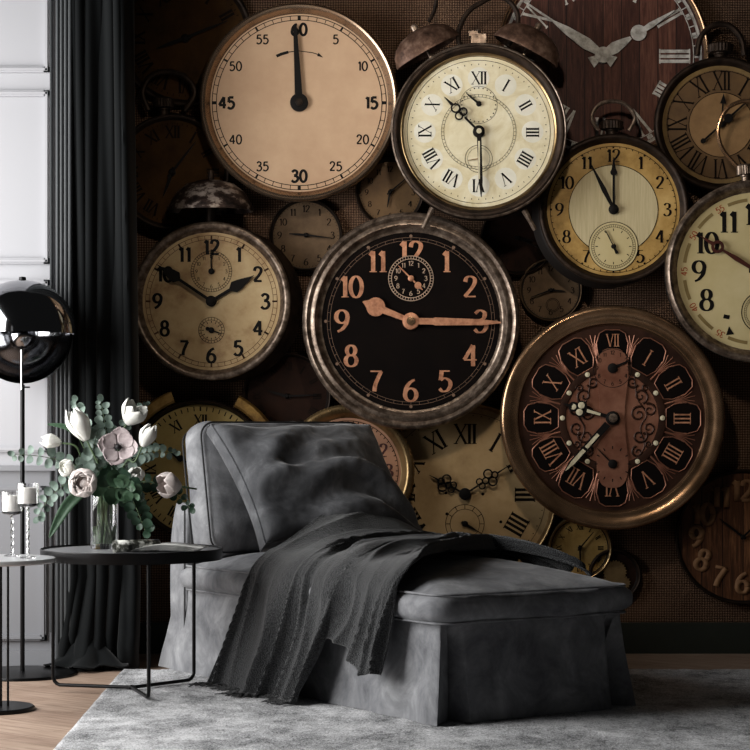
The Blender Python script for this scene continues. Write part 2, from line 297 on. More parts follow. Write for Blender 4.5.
# ------------------------------------------------------------------ a clock hung on the wall, measured in photo pixels round its own centre
class Clock:
    def __init__(s, name, label, px, py, R, base, h, dialR, case='case', bezel='brass', dial='tan', cat='clock', bez=None, off=(0, 0), mount=True, peak=3, group=None, dz=5):
        D = CD-base-h*.0041; s.k = D/F; s.h = h; s.zd = h-dz; s.R = R; s.dR = dialR
        p = P(px, py, D); s.root = empty(name, (p.x, -base, p.z), label, cat, group)
        b = MB(); o = off
        rows = [(R*.3, 0, 1), (R*.93, 0, 1), (R*.985, 2, .8), (R, 5, .5), (R, h*.75, .2), (R, h-1, 0), (R-2, h, 0), (dialR-1, h-dz-1, 0)]
        gr = []
        for r, z, f in rows: gr.append([(o[0]*f+r*math.cos(2*PI*k/96), o[1]*f+r*math.sin(2*PI*k/96), z) for k in range(96)])
        b.grid(gr, cv=True); s.case = b.build('case', case, s.root, s.k, True)
        if mount and base > .012:
            mb = MB().lathe([(0, 0.5), (R*.3, 0.5), (R*.3, -base/s.k), (0, -base/s.k)], 24, (o[0]*.9, o[1]*.9)); mb.build('wall_mount', 'case', s.root, s.k, True)
        W = R-dialR
        prof = bez or [(R+.4, h-3), (R+.6, h-1), (R-.06*W, h+peak*.6), (R-.25*W, h+peak), (R-.45*W, h+peak*.8), (R-.62*W, h+peak*.2), (R-.8*W, h-dz*.55), (dialR+.06*W, h-dz*.9), (dialR, h-dz-.1)]
        s.bezel = MB().lathe(prof, 120).build('bezel', bezel, s.root, s.k, True, ang=50)
        s.dial = MB().disc(dialR+.3, s.zd, n=96).build('dial', dial, s.root, s.k, True)
        s.z = s.zd+.25
    def part(s, mb, name, mat, parent=None, **kw):
        one = {'numerals': 'numeral', 'minute_numerals': 'minute_numeral', 'studs': 'stud', 'minute_blocks': 'minute_block'}.get(name)
        if one and mb.cut:      # every numeral a mesh of its own
            uf = set(); 
            for va, vb, fa, fb in mb.cut:
                q = MB(); q.v = mb.v[va:vb]; q.f = [tuple(i-va for i in f) for f in mb.f[fa:fb]]; uf.update(range(fa, fb))
                o = q.build(one, mat, parent or s.root, s.k, True, **kw)
                if mat == 'woodl': t_ = o.modifiers.new('thickness', 'SOLIDIFY'); t_.thickness = .006
            rest = [f for i, f in enumerate(mb.f) if i not in uf]
            if not rest: return o
            ids = sorted({i for f in rest for i in f}); mp = {a: b for b, a in enumerate(ids)}
            q = MB(); q.v = [mb.v[i] for i in ids]; q.f = [tuple(mp[i] for i in f) for f in rest]
            return q.build('minute_track', mat, parent or s.root, s.k, True, **kw)
        return mb.build(name, mat, parent or s.root, s.k, True, **kw)
    def hand(s, name, a, polys, mat, z=2.5, c=(0, 0), parent=None, hub=3, th=1.0, rings=(), hm=None):
        t = math.radians(a); mb = MB(); d = (math.sin(t), math.cos(t))
        T = lambda w, l: (c[0]+w*d[1]+l*d[0], c[1]-w*d[0]+l*d[1])
        for ip, pl in enumerate(polys): mb.poly([T(w, l) for w, l in pl], s.zd+z-ip*.08, s.zd+z+th+ip*.15)
        for w, l, r, wd in rings: mb.lathe([(r-wd, s.zd+z), (r+wd, s.zd+z), (r+wd, s.zd+z+th), (r-wd, s.zd+z+th), (r-wd, s.zd+z)], 24, T(w, l))
        if hub: mb.lathe([(hub, s.zd+.3), (hub, s.zd+z+th+.2), (hub*.7, s.zd+z+th+.8), (0, s.zd+z+th+.8)], 28, c)
        return s.part(mb, name, mat, parent)
    def crown(s, x, y, w, h, ang=0, mat='brass', bow=None, bowr=2.2, bmat=None):
        """winding crown and bow standing on the rim"""
        a = -math.radians(ang); mb = MB(); z = s.h*.45; m = Matrix.Translation((x, y, z)) @ Matrix.Rotation(a, 4, 'Z') @ Matrix.Rotation(-PI/2, 4, 'X')
        mb.lathe([(0, 0), (w*.55, 0), (w*.5, h*.35), (w*.6, h*.4), (w*.6, h*.45)], 32, mat=m)
        n = 48; prof = [(w*.6, h*.45), (w, h*.5), (w, h*.92), (w*.8, h), (0, h)]
        mb.grid([[m @ Vector((r*(1+(.06 if k % 2 else 0))*math.cos(2*PI*k/n), r*(1+(.06 if k % 2 else 0))*math.sin(2*PI*k/n), zz)) for k in range(n)] for r, zz in prof], cv=True)
        s.part(mb, 'crown', mat)
        if bow: s.part(MB().tube(smooth_path([(bx, by, z) for bx, by in bow], 8), bowr, 10), 'bow', bmat or mat)
def dart(l, w, tail=0, tip=.3): return [(-w/2, -tail), (w/2, -tail), (w*.42, l*.6), (tip, l), (-tip, l), (-w*.42, l*.6)]
def circ(w, l, r, n=20): return [(w+r*math.cos(2*PI*i/n), l+r*math.sin(2*PI*i/n)) for i in range(n)]
def spade(l, w, l0, stem=1.4): return [(-stem/2, 0), (stem/2, 0), (stem/2, l0), (w*.42, l0+w*.15), (w/2, l0+w*.5), (w*.3, l0+w*.9), (.3, l), (-.3, l), (-w*.3, l0+w*.9), (-w/2, l0+w*.5), (-w*.42, l0+w*.15), (-stem/2, l0)]

# 1 stopwatch style timer clock
c = Clock('timer_clock', 'big tan timer clock numbered up to 60 with one black hand pointing straight up', 299, 102, 99, .10, 15, 89, bezel='silver', dial='tan', peak=4)
m = MB(); track(m, 83, 87.3, c.z, 60, .7, .8)
for i in range(12): tick(m, i*30, 83, 87.3, 3.2 if i % 3 == 0 else 2, c.z+.1)
c.part(m, 'minute_track', 'ink', c.dial)
m = MB()
for i, t in enumerate(['60', '5', '10', '15', '20', '25', '30', '35', '40', '45', '50', '55']):
    big = i % 3 == 0; x, y = pol(i*30, 73.5 if t not in ('15', '45') else 72.5)
    text(m, t, x, y, 11.5 if big else 9, c.z, thick=.24 if big else .18, thin=.22 if big else .16, serif=False, sx=1.0)
c.part(m, 'numerals', 'ink', c.dial)
m = MB(); r = 52
m.grid([[(*pol(a, r-w), c.z), (*pol(a, r+w), c.z)] for a, w in [(-26, 1.5), (-20, 1.5), (-12, 1.4), (-11.9, .5), (0, .4), (15, .4), (22, .4)]])
m.poly([pol(21, r+1.8), pol(28, r-.6), pol(21, r-1.8)], c.z-.1, c.z+.1); c.part(m, 'arrow', 'ink', c.dial)
c.hand('clock_hand', -3, [[(-4, -1), (4, -1), (1.8, 76), (1.2, 77), (-1.2, 77), (-1.8, 76)]], 'ink', hub=9, z=3)
c.part(MB().lathe([(4, c.zd+4.5), (4, c.zd+6), (2, c.zd+6.5), (0, c.zd+6.5)], 6), 'hub_nut', 'darksteel')

# 2 twin bell alarm clock
c = Clock('alarm_clock', 'twin bell alarm clock with cream Roman dial and rusty bells, hung above the black clock', 479, 131, 87, .212, 24, 75.5, bezel='darksteel', dial='cream', case='darksteel', peak=3, off=(2, -2))
c.part(MB().lathe([(76, c.zd+.5), (76.2, c.zd+3.4), (77.6, c.zd+4.2), (79, c.zd+3.6), (79.3, c.zd+1)], 96), 'inner_ring', 'brass', c.bezel)
c.part(MB().lathe([(85.5, c.h+2), (86.6, c.h+3), (88, c.h+1.6)], 96), 'outer_ring', 'oldsteel', c.bezel)
m = MB()
for i in range(12):
    x, y = pol(i*30, 54); text(m, ROM[i], x, y, 13, c.z, i*30, thick=.15, thin=.035)
c.part(m, 'numerals', 'ink', c.dial)
m = MB()
for i in range(12): m.poly([(pol(i*30, 54)[0]+v[0], pol(i*30, 54)[1]+v[1]) for v in [(11*math.cos(q*PI/10), 11*math.sin(q*PI/10)) for q in range(20)]], c.zd, c.zd+.12)
c.part(m, 'numeral_ovals', mottled('enamel_oval', [(.3, '#d2cfbd'), (.7, '#e6e4d8')], 8, rough=.4, bmp=.02), c.dial)
m = MB(); track(m, 35, 37.5, c.z, 60, .4, .35); m.ring(71.5, 72, c.z)
for i in range(60): tick(m, i*6, 67, 68.4, .7, c.z)
c.part(m, 'minute_track', 'ink', c.dial)
m = MB(); m.ring(18.4, 18.8, c.z+.1, (0, 27))
for i in range(24): m.disc(.7, c.z+.1, (17*math.cos(i*PI/12), 27+17*math.sin(i*PI/12)), 8)
m.ring(13.4, 13.9, c.z+.1, (0, -27)); m.ring(11, 11.3, c.z+.1, (0, -27))
c.part(m, 'subdial', 'ink', c.dial)
c.hand('alarm_hand', -50, [dart(16, 2, 3)], 'ink', 1, (0, 28), hub=2.6)
c.hand('seconds_hand', -100, [dart(11, 1, 2)], 'brass', 1, (0, -27), hub=1.2)
c.hand('hour_hand', -45, [[(-1.1, 0), (1.1, 0), (1.1, 20), (-1.1, 20)], dart(12, 2.2)and[(-1.6, 38), (1.6, 38), (.2, 49), (-.2, 49)]], 'ink', 3, hub=6, rings=[(-3, 25, 3.6, .8), (3, 25, 3.6, .8), (0, 33, 4.2, .8)])
c.hand('minute_hand', 178, [[(-2.3, 0), (2.3, 0), (2, 50), (0.3, 66), (-.3, 66), (-2, 50)]], 'ink', 4.5, hub=4)
c.part(MB().poly([(-1, -10), (1, -10), (.9, -48), (-.9, -48)], c.zd+5.6, c.zd+5.9).lathe([(2.6, c.zd+6), (2.6, c.zd+7), (0, c.zd+7)], 20), 'minute_hand_inlay', 'ivory')
for sgn, bx, by, an in ((-1, -54, 88, -29), (1, 51, 89, 27)):
    a = -math.radians(an); mt = Matrix.Translation((bx, by, 10)) @ Matrix.Diagonal((1, 1, .55, 1)) @ Matrix.Rotation(a, 4, 'Z') @ Matrix.Rotation(-PI/2, 4, 'X')
    o = c.part(MB().lathe([(0, 17.5), (10, 17.2), (20, 14.5), (28, 9.5), (33, 3), (35, -4), (36, -6), (35.5, -8), (34, -7), (31, 2), (20, 11), (0, 14)], 56, mat=mt), 'bell', 'belld')
    c.part(MB().lathe([(0, 24), (2.5, 24), (3.5, 22), (3.5, 18), (1.8, 17.5), (1.8, -20), (0, -20)], 16, mat=mt), 'bell_post', 'oldsteel', o)
c.part(MB().tube(smooth_path([(-17, 84, 10), (-20, 100, 10), (-12, 120, 10), (2, 131, 10), (18, 138, 10), (32, 132, 10), (40, 118, 10), (37, 100, 10), (30, 88, 10)], 8), 2.6, 10), 'handle', 'darksteel')
c.part(MB().box((0, 93, 10), (15, 14, 5)).tube([(0, 88, 10), (0, 104, 10)], 2.2).box((-5, 100, 10), (9, 5, 7)), 'hammer', 'oldsteel')
c.part(MB().tube(smooth_path([(-50, 112, 12), (-44, 124, 12), (-42, 140, 12), (-45, 160, 12)], 6), 2, 8), 'wire_loop', 'darksteel')
for x0, y0, x1, y1 in ((-46, -76, -56, -96), (46, -78, 57, -98)):
    c.part(MB().tube([(x0, y0, 14), (x0*.5+x1*.5, y0*.5+y1*.5, 14), (x1, y1, 14)], [3.2, 2.4, 2.2], 10), 'foot', 'oldsteel')

# 3 boarded clock
c = Clock('wooden_clock', 'large wooden board clock with chipped white hands and white Roman numerals', 603, 55, 106, .008, 9, 101, bezel='bronze', dial='woodc', peak=2, dz=3)
m = MB()
for i in range(12):
    x, y = pol(i*30, 72 if i in (9, 3) else 76); text(m, ROM[i], x, y, 31 if i == 3 else 28, c.z, i*30 if i != 3 else 90, thick=.17, thin=.08, sx=.62 if i == 3 else .55)
c.part(m, 'numerals', 'whitep', c.dial)
m = MB(); track(m, 91, 97, c.z, 60, 1, .8)
for i in range(60):
    if i % 2: m.add([(*pol(i*6-2, 92), c.z), (*pol(i*6-2, 96), c.z), (*pol(i*6+1.5, 96), c.z), (*pol(i*6+1.5, 92), c.z)], [(0, 1, 2, 3)])
m.ring(97, 99.5, c.z); c.part(m, 'minute_track', 'whitep', c.dial)
c.hand('hour_hand', 58, [[(-2.5, -6), (2.5, -6), (6, 14), (4, 24), (1.5, 33), (-1.5, 33), (-4, 24), (-6, 14)], circ(0, 42, 8), [(-2.5, 49), (2.5, 49), (3, 56), (0.5, 84), (-.5, 84), (-3, 56)], [(-2, -3), (2, -3), (6, -14), (-6, -14)]], 'whitep', 2, hub=8)
c.hand('minute_hand', -56, [[(-2.5, 0), (2.5, 0), (6, 20), (4, 44), (1, 60), (1, 92), (-1, 92), (-1, 60), (-4, 44), (-6, 20)], [(-2, -2), (2, -2), (6, -13), (-6, -13)]], 'whitep', 3.5, hub=8)

# 4 dim pocket watch top right
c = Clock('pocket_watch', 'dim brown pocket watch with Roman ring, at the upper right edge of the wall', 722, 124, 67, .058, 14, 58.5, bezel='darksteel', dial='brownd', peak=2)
m = MB()
for i in range(12):
    x, y = pol(i*30, 44); text(m, ROM[i], x, y, 19, c.z, i*30, thick=.13, thin=.04, sx=.8)
track(m, 54, 57, c.z, 60, .5, .5); m.ring(32, 32.7, c.z+.15)
c.part(m, 'numerals', 'inkd', c.dial)
c.part(MB().disc(32, c.z), 'centre_disc', mottled('tan_centre', [(.3, '#75593a'), (.7, '#967650')], 7, rough=.5, bmp=.02), c.dial)
c.part(MB().lathe([(59, c.z), (59, c.z+1), (55, c.z+.3)], 90), 'chapter_ring', mottled('dull_gold', [(.3, '#5d4a2e'), (.7, '#8a7148')], 7, rough=.5), c.dial)
c.hand('hour_hand', 4, [[(-.9, 0), (.9, 0), (.7, 22), (-.7, 22)], [(-3, 21), (3, 21), (0, 31)]], 'ink', 2, hub=3)
c.hand('minute_hand', 228, [[(-1, -30), (1, -30), (1, 24), (-1, 24)], circ(0, 25, 2.6), circ(0, -9, 4.5), [(-1, -30), (1, -30), (0, -46)]], 'ink', 3.4, hub=3)
c.crown(0, 64, 12, 18, 0, 'darksteel', [(-24, 70), (-20, 88), (-8, 100), (8, 100), (20, 88), (24, 70)], 3)

# 5 gold pocket watch
c = Clock('pocket_watch', 'gold pocket watch with pale centre and a small seconds dial, below the wooden board clock', 614, 209, 75, .125, 17, 66.5, bezel='darksteel', dial='gold', peak=2.5, off=(-9, -6))
m = MB()
for i in range(12):
    if i == 6: continue
    x, y = pol(i*30, 54); text(m, ARA[i], x, y, 12.5, c.z, 0, thick=.2, thin=.05)
c.part(m, 'numerals', 'inkd', c.dial)
m = MB(); m.ring(63, 63.6, c.z)
for i in range(60): tick(m, i*6, 61.5, 63.5, .8 if i % 5 else 2, c.z)
c.part(m, 'minute_track', 'inkd', c.dial)
cd = c.part(MB().disc(44.5, c.z), 'centre_disc', mottled('brushed_cream', [(.3, '#b0a27c'), (.7, '#cabd98')], 30, rough=.5, bmp=.1, stretch=(8, 1, .3)), c.dial)
c.part(MB().ring(44.3, 45, c.z+.2), 'centre_line', 'inkd', c.dial)
sd = c.part(MB().disc(24.5, c.z+.3, (0, -37)), 'subdial', 'pale', c.dial)
m = MB(); track(m, 19.5, 22, c.z+.45, 60, .4, .4, (0, -37)); m.ring(24.2, 24.9, c.z+.45, (0, -37))
for i in range(12): tick(m, i*30, 15.5, 18, .8, c.z+.45, (0, -37))
c.part(m, 'subdial_track', 'inkd', sd)
c.hand('seconds_hand', -27, [dart(18, 1, 0), [(-1.6, -8), (1.6, -8), (0.8, 0), (-.8, 0)]], 'ink', 1.4, (0, -37), hub=2.4)
c.hand('hour_hand', 0, [spade(52, 7, 34, 2.4)], 'ink', 2.6, hub=5)
c.hand('minute_hand', -27, [[(-1.2, -4), (1.2, -4), (2.4, 22), (.4, 50), (-.4, 50), (-2.4, 22)]], 'ink', 4, hub=4)
c.crown(-1, 72, 11, 18, 0, 'darksteel', [(-15, 80), (-21, 94), (-12, 107), (9, 108), (22, 94), (16, 80)], 2, 'oldsteel')

# 6 cream pocket watch cut by the edge
c = Clock('pocket_watch', 'yellowed cream pocket watch with bold black and small red numerals, cut by right edge', 757, 271, 91, .195, 18, 79, bezel='oldsteel', dial='pale', peak=4)
m = MB()
for i in range(12):
    if i in (6, 7): continue
    x, y = pol(i*30, 57); text(m, ARA[i], x, y, 21, c.z, 0, thick=.2, thin=.06)
c.part(m, 'numerals', 'ink', c.dial)
m = MB()
for i in range(12):
    a = i*30+15
    piece(m, lambda: m.grid([[(*pol(a-8+q*2, 70.3), c.z), (*pol(a-8+q*2, 73.7), c.z)] for q in range(9)]))
n_ = MB().poly([(-33, -47), (-27, -48), (-26, -44), (-32, -43)], c.zd, c.z).poly([(-30, -64), (-22, -63), (-27, -55)], c.zd, c.z); c.part(n_, 'worn_numeral', 'ink', c.dial)
c.part(m, 'minute_blocks', mottled('olive_blocks', [(.3, '#6d5b36'), (.7, '#8f7c50')], 9), c.dial)
m = MB()
for i in range(12):
    x, y = pol(i*30, 72); text(m, str(i*5 or 60), x, y, 6, c.z, i*30, thick=.16, thin=.09, serif=False)
c.part(m, 'minute_numerals', 'redink', c.dial)
sd = c.part(MB().disc(21, c.z+.3, (6, -41)), 'subdial', 'pale', c.dial)
m = MB(); m.ring(20, 21, c.z+.5, (6, -41)); track(m, 16, 18, c.z+.5, 60, .3, .4, (6, -41)); c.part(m, 'subdial_track', 'inkd', sd)
c.hand('hour_hand', -58, [[(-1.5, 0), (1.5, 0), (2.4, 24), (1, 40), (-1, 40), (-2.4, 24)], [(-2, 52), (2, 52), (.2, 66), (-.2, 66)]], mottled('dark_red_hand', [(.3, '#2c100a'), (.7, '#4b1d12')], 9), 3, hub=5, rings=[(0, 46, 5, 1.5)])
c.hand('minute_hand', 92, [dart(62, 4, 8)], 'ink', 4.5, hub=4)
c.crown(-9, 88, 8, 20, -4, 'oldsteel', [(-18, 106), (-33, 124), (-37, 144), (-28, 164), (-8, 172), (12, 166), (24, 146), (22, 124), (8, 107)], 2.2, 'bronze')

# 7 single bell alarm clock left
c = Clock('alarm_clock', 'stained alarm clock with black hands under a flaked black bell, beside the curtain', 211, 301, 79, .10, 22, 69, bezel='oldsteel', dial='stained', case='darksteel', peak=2, off=(17, -3))
m = MB()
for i in range(12):
    x, y = pol(i*30, 54); text(m, ARA[i], x, y, 14.5, c.z, 0, thick=.22, thin=.16, serif=False)
c.part(m, 'numerals', 'ink', c.dial)
m = MB(); track(m, 62, 66, c.z, 60, .5, .5, big=1.4)
for i in range(12): tick(m, i*30, 61, 66, 1.8, c.z)
c.part(m, 'minute_track', mottled('brown_track', [(.3, '#3d2415'), (.7, '#5c3a24')], 9), c.dial)
for (x, y, r, t) in ((0, 30, 21, 'ARA'), (0, -29, 13.5, '')):
    sd = c.part(MB().disc(r, c.z, (x, y)), 'subdial', 'stained', c.dial)
    m = MB(); track(m, r-3.2, r-.5, c.z+.2, 48 if r > 15 else 24, .5, .5, (x, y))
    for i in range(12):
        if r > 15: text(m, ARA[i], x+pol(i*30, r-6)[0], y+pol(i*30, r-6)[1], 3.6, c.z+.2, 0, thick=.16, thin=.1, serif=False)
        else: tick(m, i*30, r-6, r-4, .8, c.z+.2, (x, y))
    c.part(m, 'subdial_marks', 'ink', sd)
c.hand('alarm_hand', 0, [dart(22, 1.6, 2)], 'ink', 1, (0, 30), hub=3)
c.hand('seconds_hand', 110, [dart(11, 1.6, 0), circ(0, -4, 2)], 'ink', 1, (0, -29), hub=3)
c.hand('hour_hand', 59, [[(-1.6, 0), (1.6, 0), (1.6, 22), (6, 27), (5, 33), (.8, 47), (.2, 50), (-.2, 50), (-.8, 47), (-5, 33), (-6, 27), (-1.6, 22)]], 'ink', 3, hub=5.5)
c.hand('minute_hand', -56, [[(-1.5, -4), (1.5, -4), (1.5, 38), (6, 42), (5, 50), (.8, 60), (.2, 66), (-.2, 66), (-.8, 60), (-5, 50), (-6, 42), (-1.5, 38)]], 'ink', 4.5, hub=4)
mt = Matrix.Translation((-1, 92, 12)) @ Matrix.Diagonal((1, 1, .8, 1)) @ Matrix.Rotation(-PI/2, 4, 'X')
o = c.part(MB().lathe([(0, 30), (12, 29.5), (24, 26), (34, 18), (40, 8), (43, 2), (43, -1), (41, -1), (36, 8), (24, 20), (0, 25)], 64, mat=mt), 'bell', 'bell')
c.part(MB().lathe([(0, 40), (2, 40), (3, 37), (3, 31), (1.8, 30), (1.8, 4), (5, 2), (5, -20), (0, -20)], 20, mat=mt), 'bell_post', 'darksteel', o)

# 8 black clock
c = Clock('wall_clock', 'black faced clock with copper numerals and hands, in the middle of the wall', 411, 321, 108, .13, 20, 89, bezel='oldsteel', dial='blackdial', peak=4,
          bez=[(108.4, 16), (108.8, 19), (107, 22.5), (104.5, 23.5), (102, 22), (101, 20.5), (99, 22), (96.5, 22.5), (94.5, 20), (93, 16), (91, 15), (89, 14.9)])
m = MB()
for i in range(12):
    x, y = pol(i*30, 69 if i != 3 else 70); text(m, ARA[i], x, y, 21 if i % 3 else 22, c.z, 0, thick=.2, thin=.07)
c.part(m, 'numerals', 'copperl', c.dial)
m = MB(); track(m, 81, 84, c.z, 60, .35, .35)
for i in range(12): m.disc(1.6, c.z+.1, pol(i*30, 85.5), 12)
c.part(m, 'minute_track', plain('dull_copper', '#6c5240', .6), c.dial)
sd = c.part(MB().disc(23, c.z+.3, (0, 43)), 'subdial', 'blackdial', c.dial)
m = MB(); track(m, 19.5, 22.5, c.z+.5, 48, .5, .7, (0, 43))
for i in range(12): text(m, ARA[i], pol(i*30, 15)[0], 43+pol(i*30, 15)[1], 4.6, c.z+.5, 0, thick=.17, thin=.1, serif=False)
c.part(m, 'subdial_marks', mottled('pale_copper', [(.3, '#97806c'), (.7, '#bda48e')], 20), sd)
c.hand('alarm_hand', -45, [dart(18, 1.6, 6), circ(0, -10, 3.5), [(-1.6, -12), (1.6, -12), (0, -17)]], 'copperl', 1.2, (0, 43), hub=3)
c.hand('hour_hand', -68, [[(-2.4, 0), (2.4, 0), (3.4, 30), (-3.4, 30)], circ(0, 38, 9.5), [(-8, 41), (8, 41), (.5, 52), (-.5, 52)]], 'copperl', 3, hub=8.5)
c.hand('minute_hand', 91, [[(-3.2, 0), (3.2, 0), (3.2, 22), (4, 24), (3, 70), (.8, 90), (-.8, 90), (-3, 70), (-4, 24), (-3.2, 22)]], 'copperl', 5, hub=8)
c.part(MB().lathe([(4.5, c.zd+6.8), (4.5, c.zd+7.5), (1.5, c.zd+8), (0, c.zd+8)], 24), 'hub_cap', 'bronze')

# 9 ornate copper clock
c = Clock('wall_clock', 'ornate copper clock with black numeral plaques and scrollwork centre, hung low on the right', 613, 418, 112, .125, 22, 93, bezel='bronze', dial='copperd', peak=4, dz=6,
          bez=[(112.3, 16), (112.6, 20), (111.5, 23), (110, 24), (108, 24.5), (102, 22), (98, 20), (96.5, 20.5), (95, 20), (94, 17), (93, 15.9)])
m = MB(); m2 = MB(); m3 = MB(); m4 = MB()
for i in range(12):
    a = i*30; t = math.radians(a); d = (math.sin(t), math.cos(t)); cx, cy = pol(a, 70)
    T = lambda w, l: (cx+w*d[1]+l*d[0], cy-w*d[0]+l*d[1])
    m.poly([T(*q) for q in [(-8, -16), (8, -16), (13, -8), (15, 5), (12, 15), (6, 18), (-6, 18), (-12, 15), (-15, 5), (-13, -8)]], c.zd, c.zd+1.0)
    m4.tube([(*T(*q), c.zd+1) for q in [(-9, -16), (9, -16), (14, -8), (16, 5), (13, 15), (7, 18.5), (-7, 18.5), (-13, 15), (-16, 5), (-14, -8)]], .55, 6, closed=True)
    text(m2, 'VII' if i == 0 else ROM[i], cx, cy+(8 if i == 0 else 0), 12.5 if i == 0 else 17, c.zd+1.25, a, thick=.10, thin=.05, sx=.9)
    for q in (-3, -2, -1, 0, 1, 2, 3):
        b0 = pol(a+15, 62); b1 = pol(a+15+q*3.4, 86-abs(q)*1.5); bm_ = pol(a+15+q*1.2, 76)
        m3.tube([(*b0, c.zd+.3), (*bm_, c.zd+.5), (*b1, c.zd+.3)], .45, 5)
    m3.tube([(*pol(a+15, 54), c.zd+.3), (*pol(a+15, 64), c.zd+.4)], 1.0, 6)
c.part(m, 'numeral_plaques', 'blackdial', c.dial); c.part(m2, 'numerals', 'copperl', c.dial); c.part(m3, 'fan_ornament', 'copper', c.dial); c.part(m4, 'plaque_frames', 'copper', c.dial)
m = MB().lathe([(53.5, c.zd+.2), (53.5, c.zd+1.6), (50, c.zd+2), (47, c.zd+1.6), (47, c.zd+.2)], 96); c.part(m, 'centre_ring', 'copperd', c.dial)
m = MB()
for i in range(12):
    if i not in (0, 6): piece(m, lambda: m.lathe([(2.6, c.zd+1.4), (2.4, c.zd+2.8), (0, c.zd+3.4)], 14, pol(i*30, 50.2)))
c.part(m, 'studs', 'ivory', c.dial)
pl = c.part(MB().disc(46.5, c.zd+.5), 'centre_plate', 'copper', c.dial)
out = []
for k in range(60):
    t = k/60*2*PI; x = math.sin(t)*19; y = math.cos(t)*49
    w = 12+9*abs(math.cos(t))**1.2
    out.append((math.copysign(min(abs(math.sin(t))**.7*w*1.1, w), math.sin(t)), math.copysign(abs(math.cos(t))**.8*70, math.cos(t))))
c.part(MB().poly(out, c.zd+1.2, c.zd+2.4), 'keyhole_plate', 'copper', c.dial)
m = MB(); random.seed(3)
def spiral(m, x, y, r, a0, dirn, turns=1.3, z=0):
    pts = []
    for k in range(26):
        q = k/25; a = a0+dirn*q*turns*2*PI; rr = r*(1-q*.85)
        pts.append((x+rr*math.cos(a), y+rr*math.sin(a), z))
    m.tube(pts, [.9*(1-.6*k/25)+.3 for k in range(26)], 5)
for sx in (-1, 1):
    for (x, y, r, a0, dr) in ((28, 22, 8, -1.2, 1), (37, 8, 7, 2.0, -1), (26, 4, 8, 1.2, 1), (36, -10, 7, -2.4, 1), (27, -18, 8, .6, -1), (25, -34, 6, 1.8, 1), (20, 36, 6, -.5, -1), (33, 30, 4, 0, 1), (36, -26, 4, 0, -1)):
        spiral(m, sx*x, y, r, a0 if sx > 0 else PI-a0, dr*sx, z=c.zd+1.0)
    m.tube(smooth_path([(sx*22, -44, c.zd+.9), (sx*32, -28, c.zd+.9), (sx*28, -10, c.zd+.9), (sx*34, 4, c.zd+.9), (sx*25, 20, c.zd+.9), (sx*22, 42, c.zd+.9)], 6), .8, 5)
c.part(m, 'scrollwork', 'copperd', pl)
m = MB(); m.ring(19, 19.6, c.zd+2.6, (0, 50))
for i in range(12): text(m, ARA[i], pol(i*30, 15.5)[0], 50+pol(i*30, 15.5)[1], 4, c.zd+2.6, 0, thick=.15, thin=.1, serif=False)
for i in range(12): tick(m, i*30, 15, 18, 1, c.zd+2.6, (0, -46))
c.part(m, 'subdial_marks', 'ink', pl)
c.hand('alarm_hand', 65, [dart(19, 2.2, 2)], 'ink', 3, (0, 50), hub=5)
c.hand('seconds_hand', -45, [dart(22, 1.4, 2)], 'ink', 3, (0, -46), hub=4.5)
c.hand('hour_hand', -74, [[(-1.6, 0), (1.6, 0), (2.4, 28), (-2.4, 28)], dart(10, 3)and[(-2.2, 42), (2.2, 42), (.3, 52), (-.3, 52)]], 'ink', 4, hub=7, rings=[(-3.5, 33, 4, 1), (3.5, 33, 4, 1), (0, 41, 4, 1)])
c.part(MB().poly([(x*math.cos(math.radians(-16))-y*math.sin(math.radians(-16)), x*math.sin(math.radians(-16))+y*math.cos(math.radians(-16))) for x, y in [(-13, -1.2), (-27, -1.6), (-27, 1.6), (-13, 1.2)]], c.zd+5, c.zd+5.6)
       .lathe([(3.4, c.zd+5), (0, c.zd+5.4)], 12, pol(-80, 34)).lathe([(3.4, c.zd+5), (0, c.zd+5.4)], 12, pol(-68, 34)).lathe([(2.8, c.zd+5), (0, c.zd+5.4)], 12, pol(-74, 41)), 'hour_hand_inlay', 'ivory')
c.hand('minute_hand', 222, [[(-3.4, 8), (3.4, 8), (3.4, 60), (.5, 74), (-.5, 74), (-3.4, 60)]], 'ink', 5.5, hub=6)
t = math.radians(222); d = (math.sin(t), math.cos(t)); T = lambda w, l: (w*d[1]+l*d[0], -w*d[0]+l*d[1])
c.part(MB().poly([T(*q) for q in [(-1.6, 22), (1.6, 22), (1.8, 40), (-1.8, 40)]], c.zd+6.6, c.zd+7).poly([T(*q) for q in [(-2, 43), (2, 43), (2, 60), (.3, 71), (-.3, 71), (-2, 60)]], c.zd+6.6, c.zd+7), 'minute_hand_inlay', 'ivory')
c.part(MB().lathe([(4.4, c.zd+7.6), (4.4, c.zd+8.4), (2.5, c.zd+8.8), (0, c.zd+8.4)], 20), 'hub_cap', 'oldsteel')

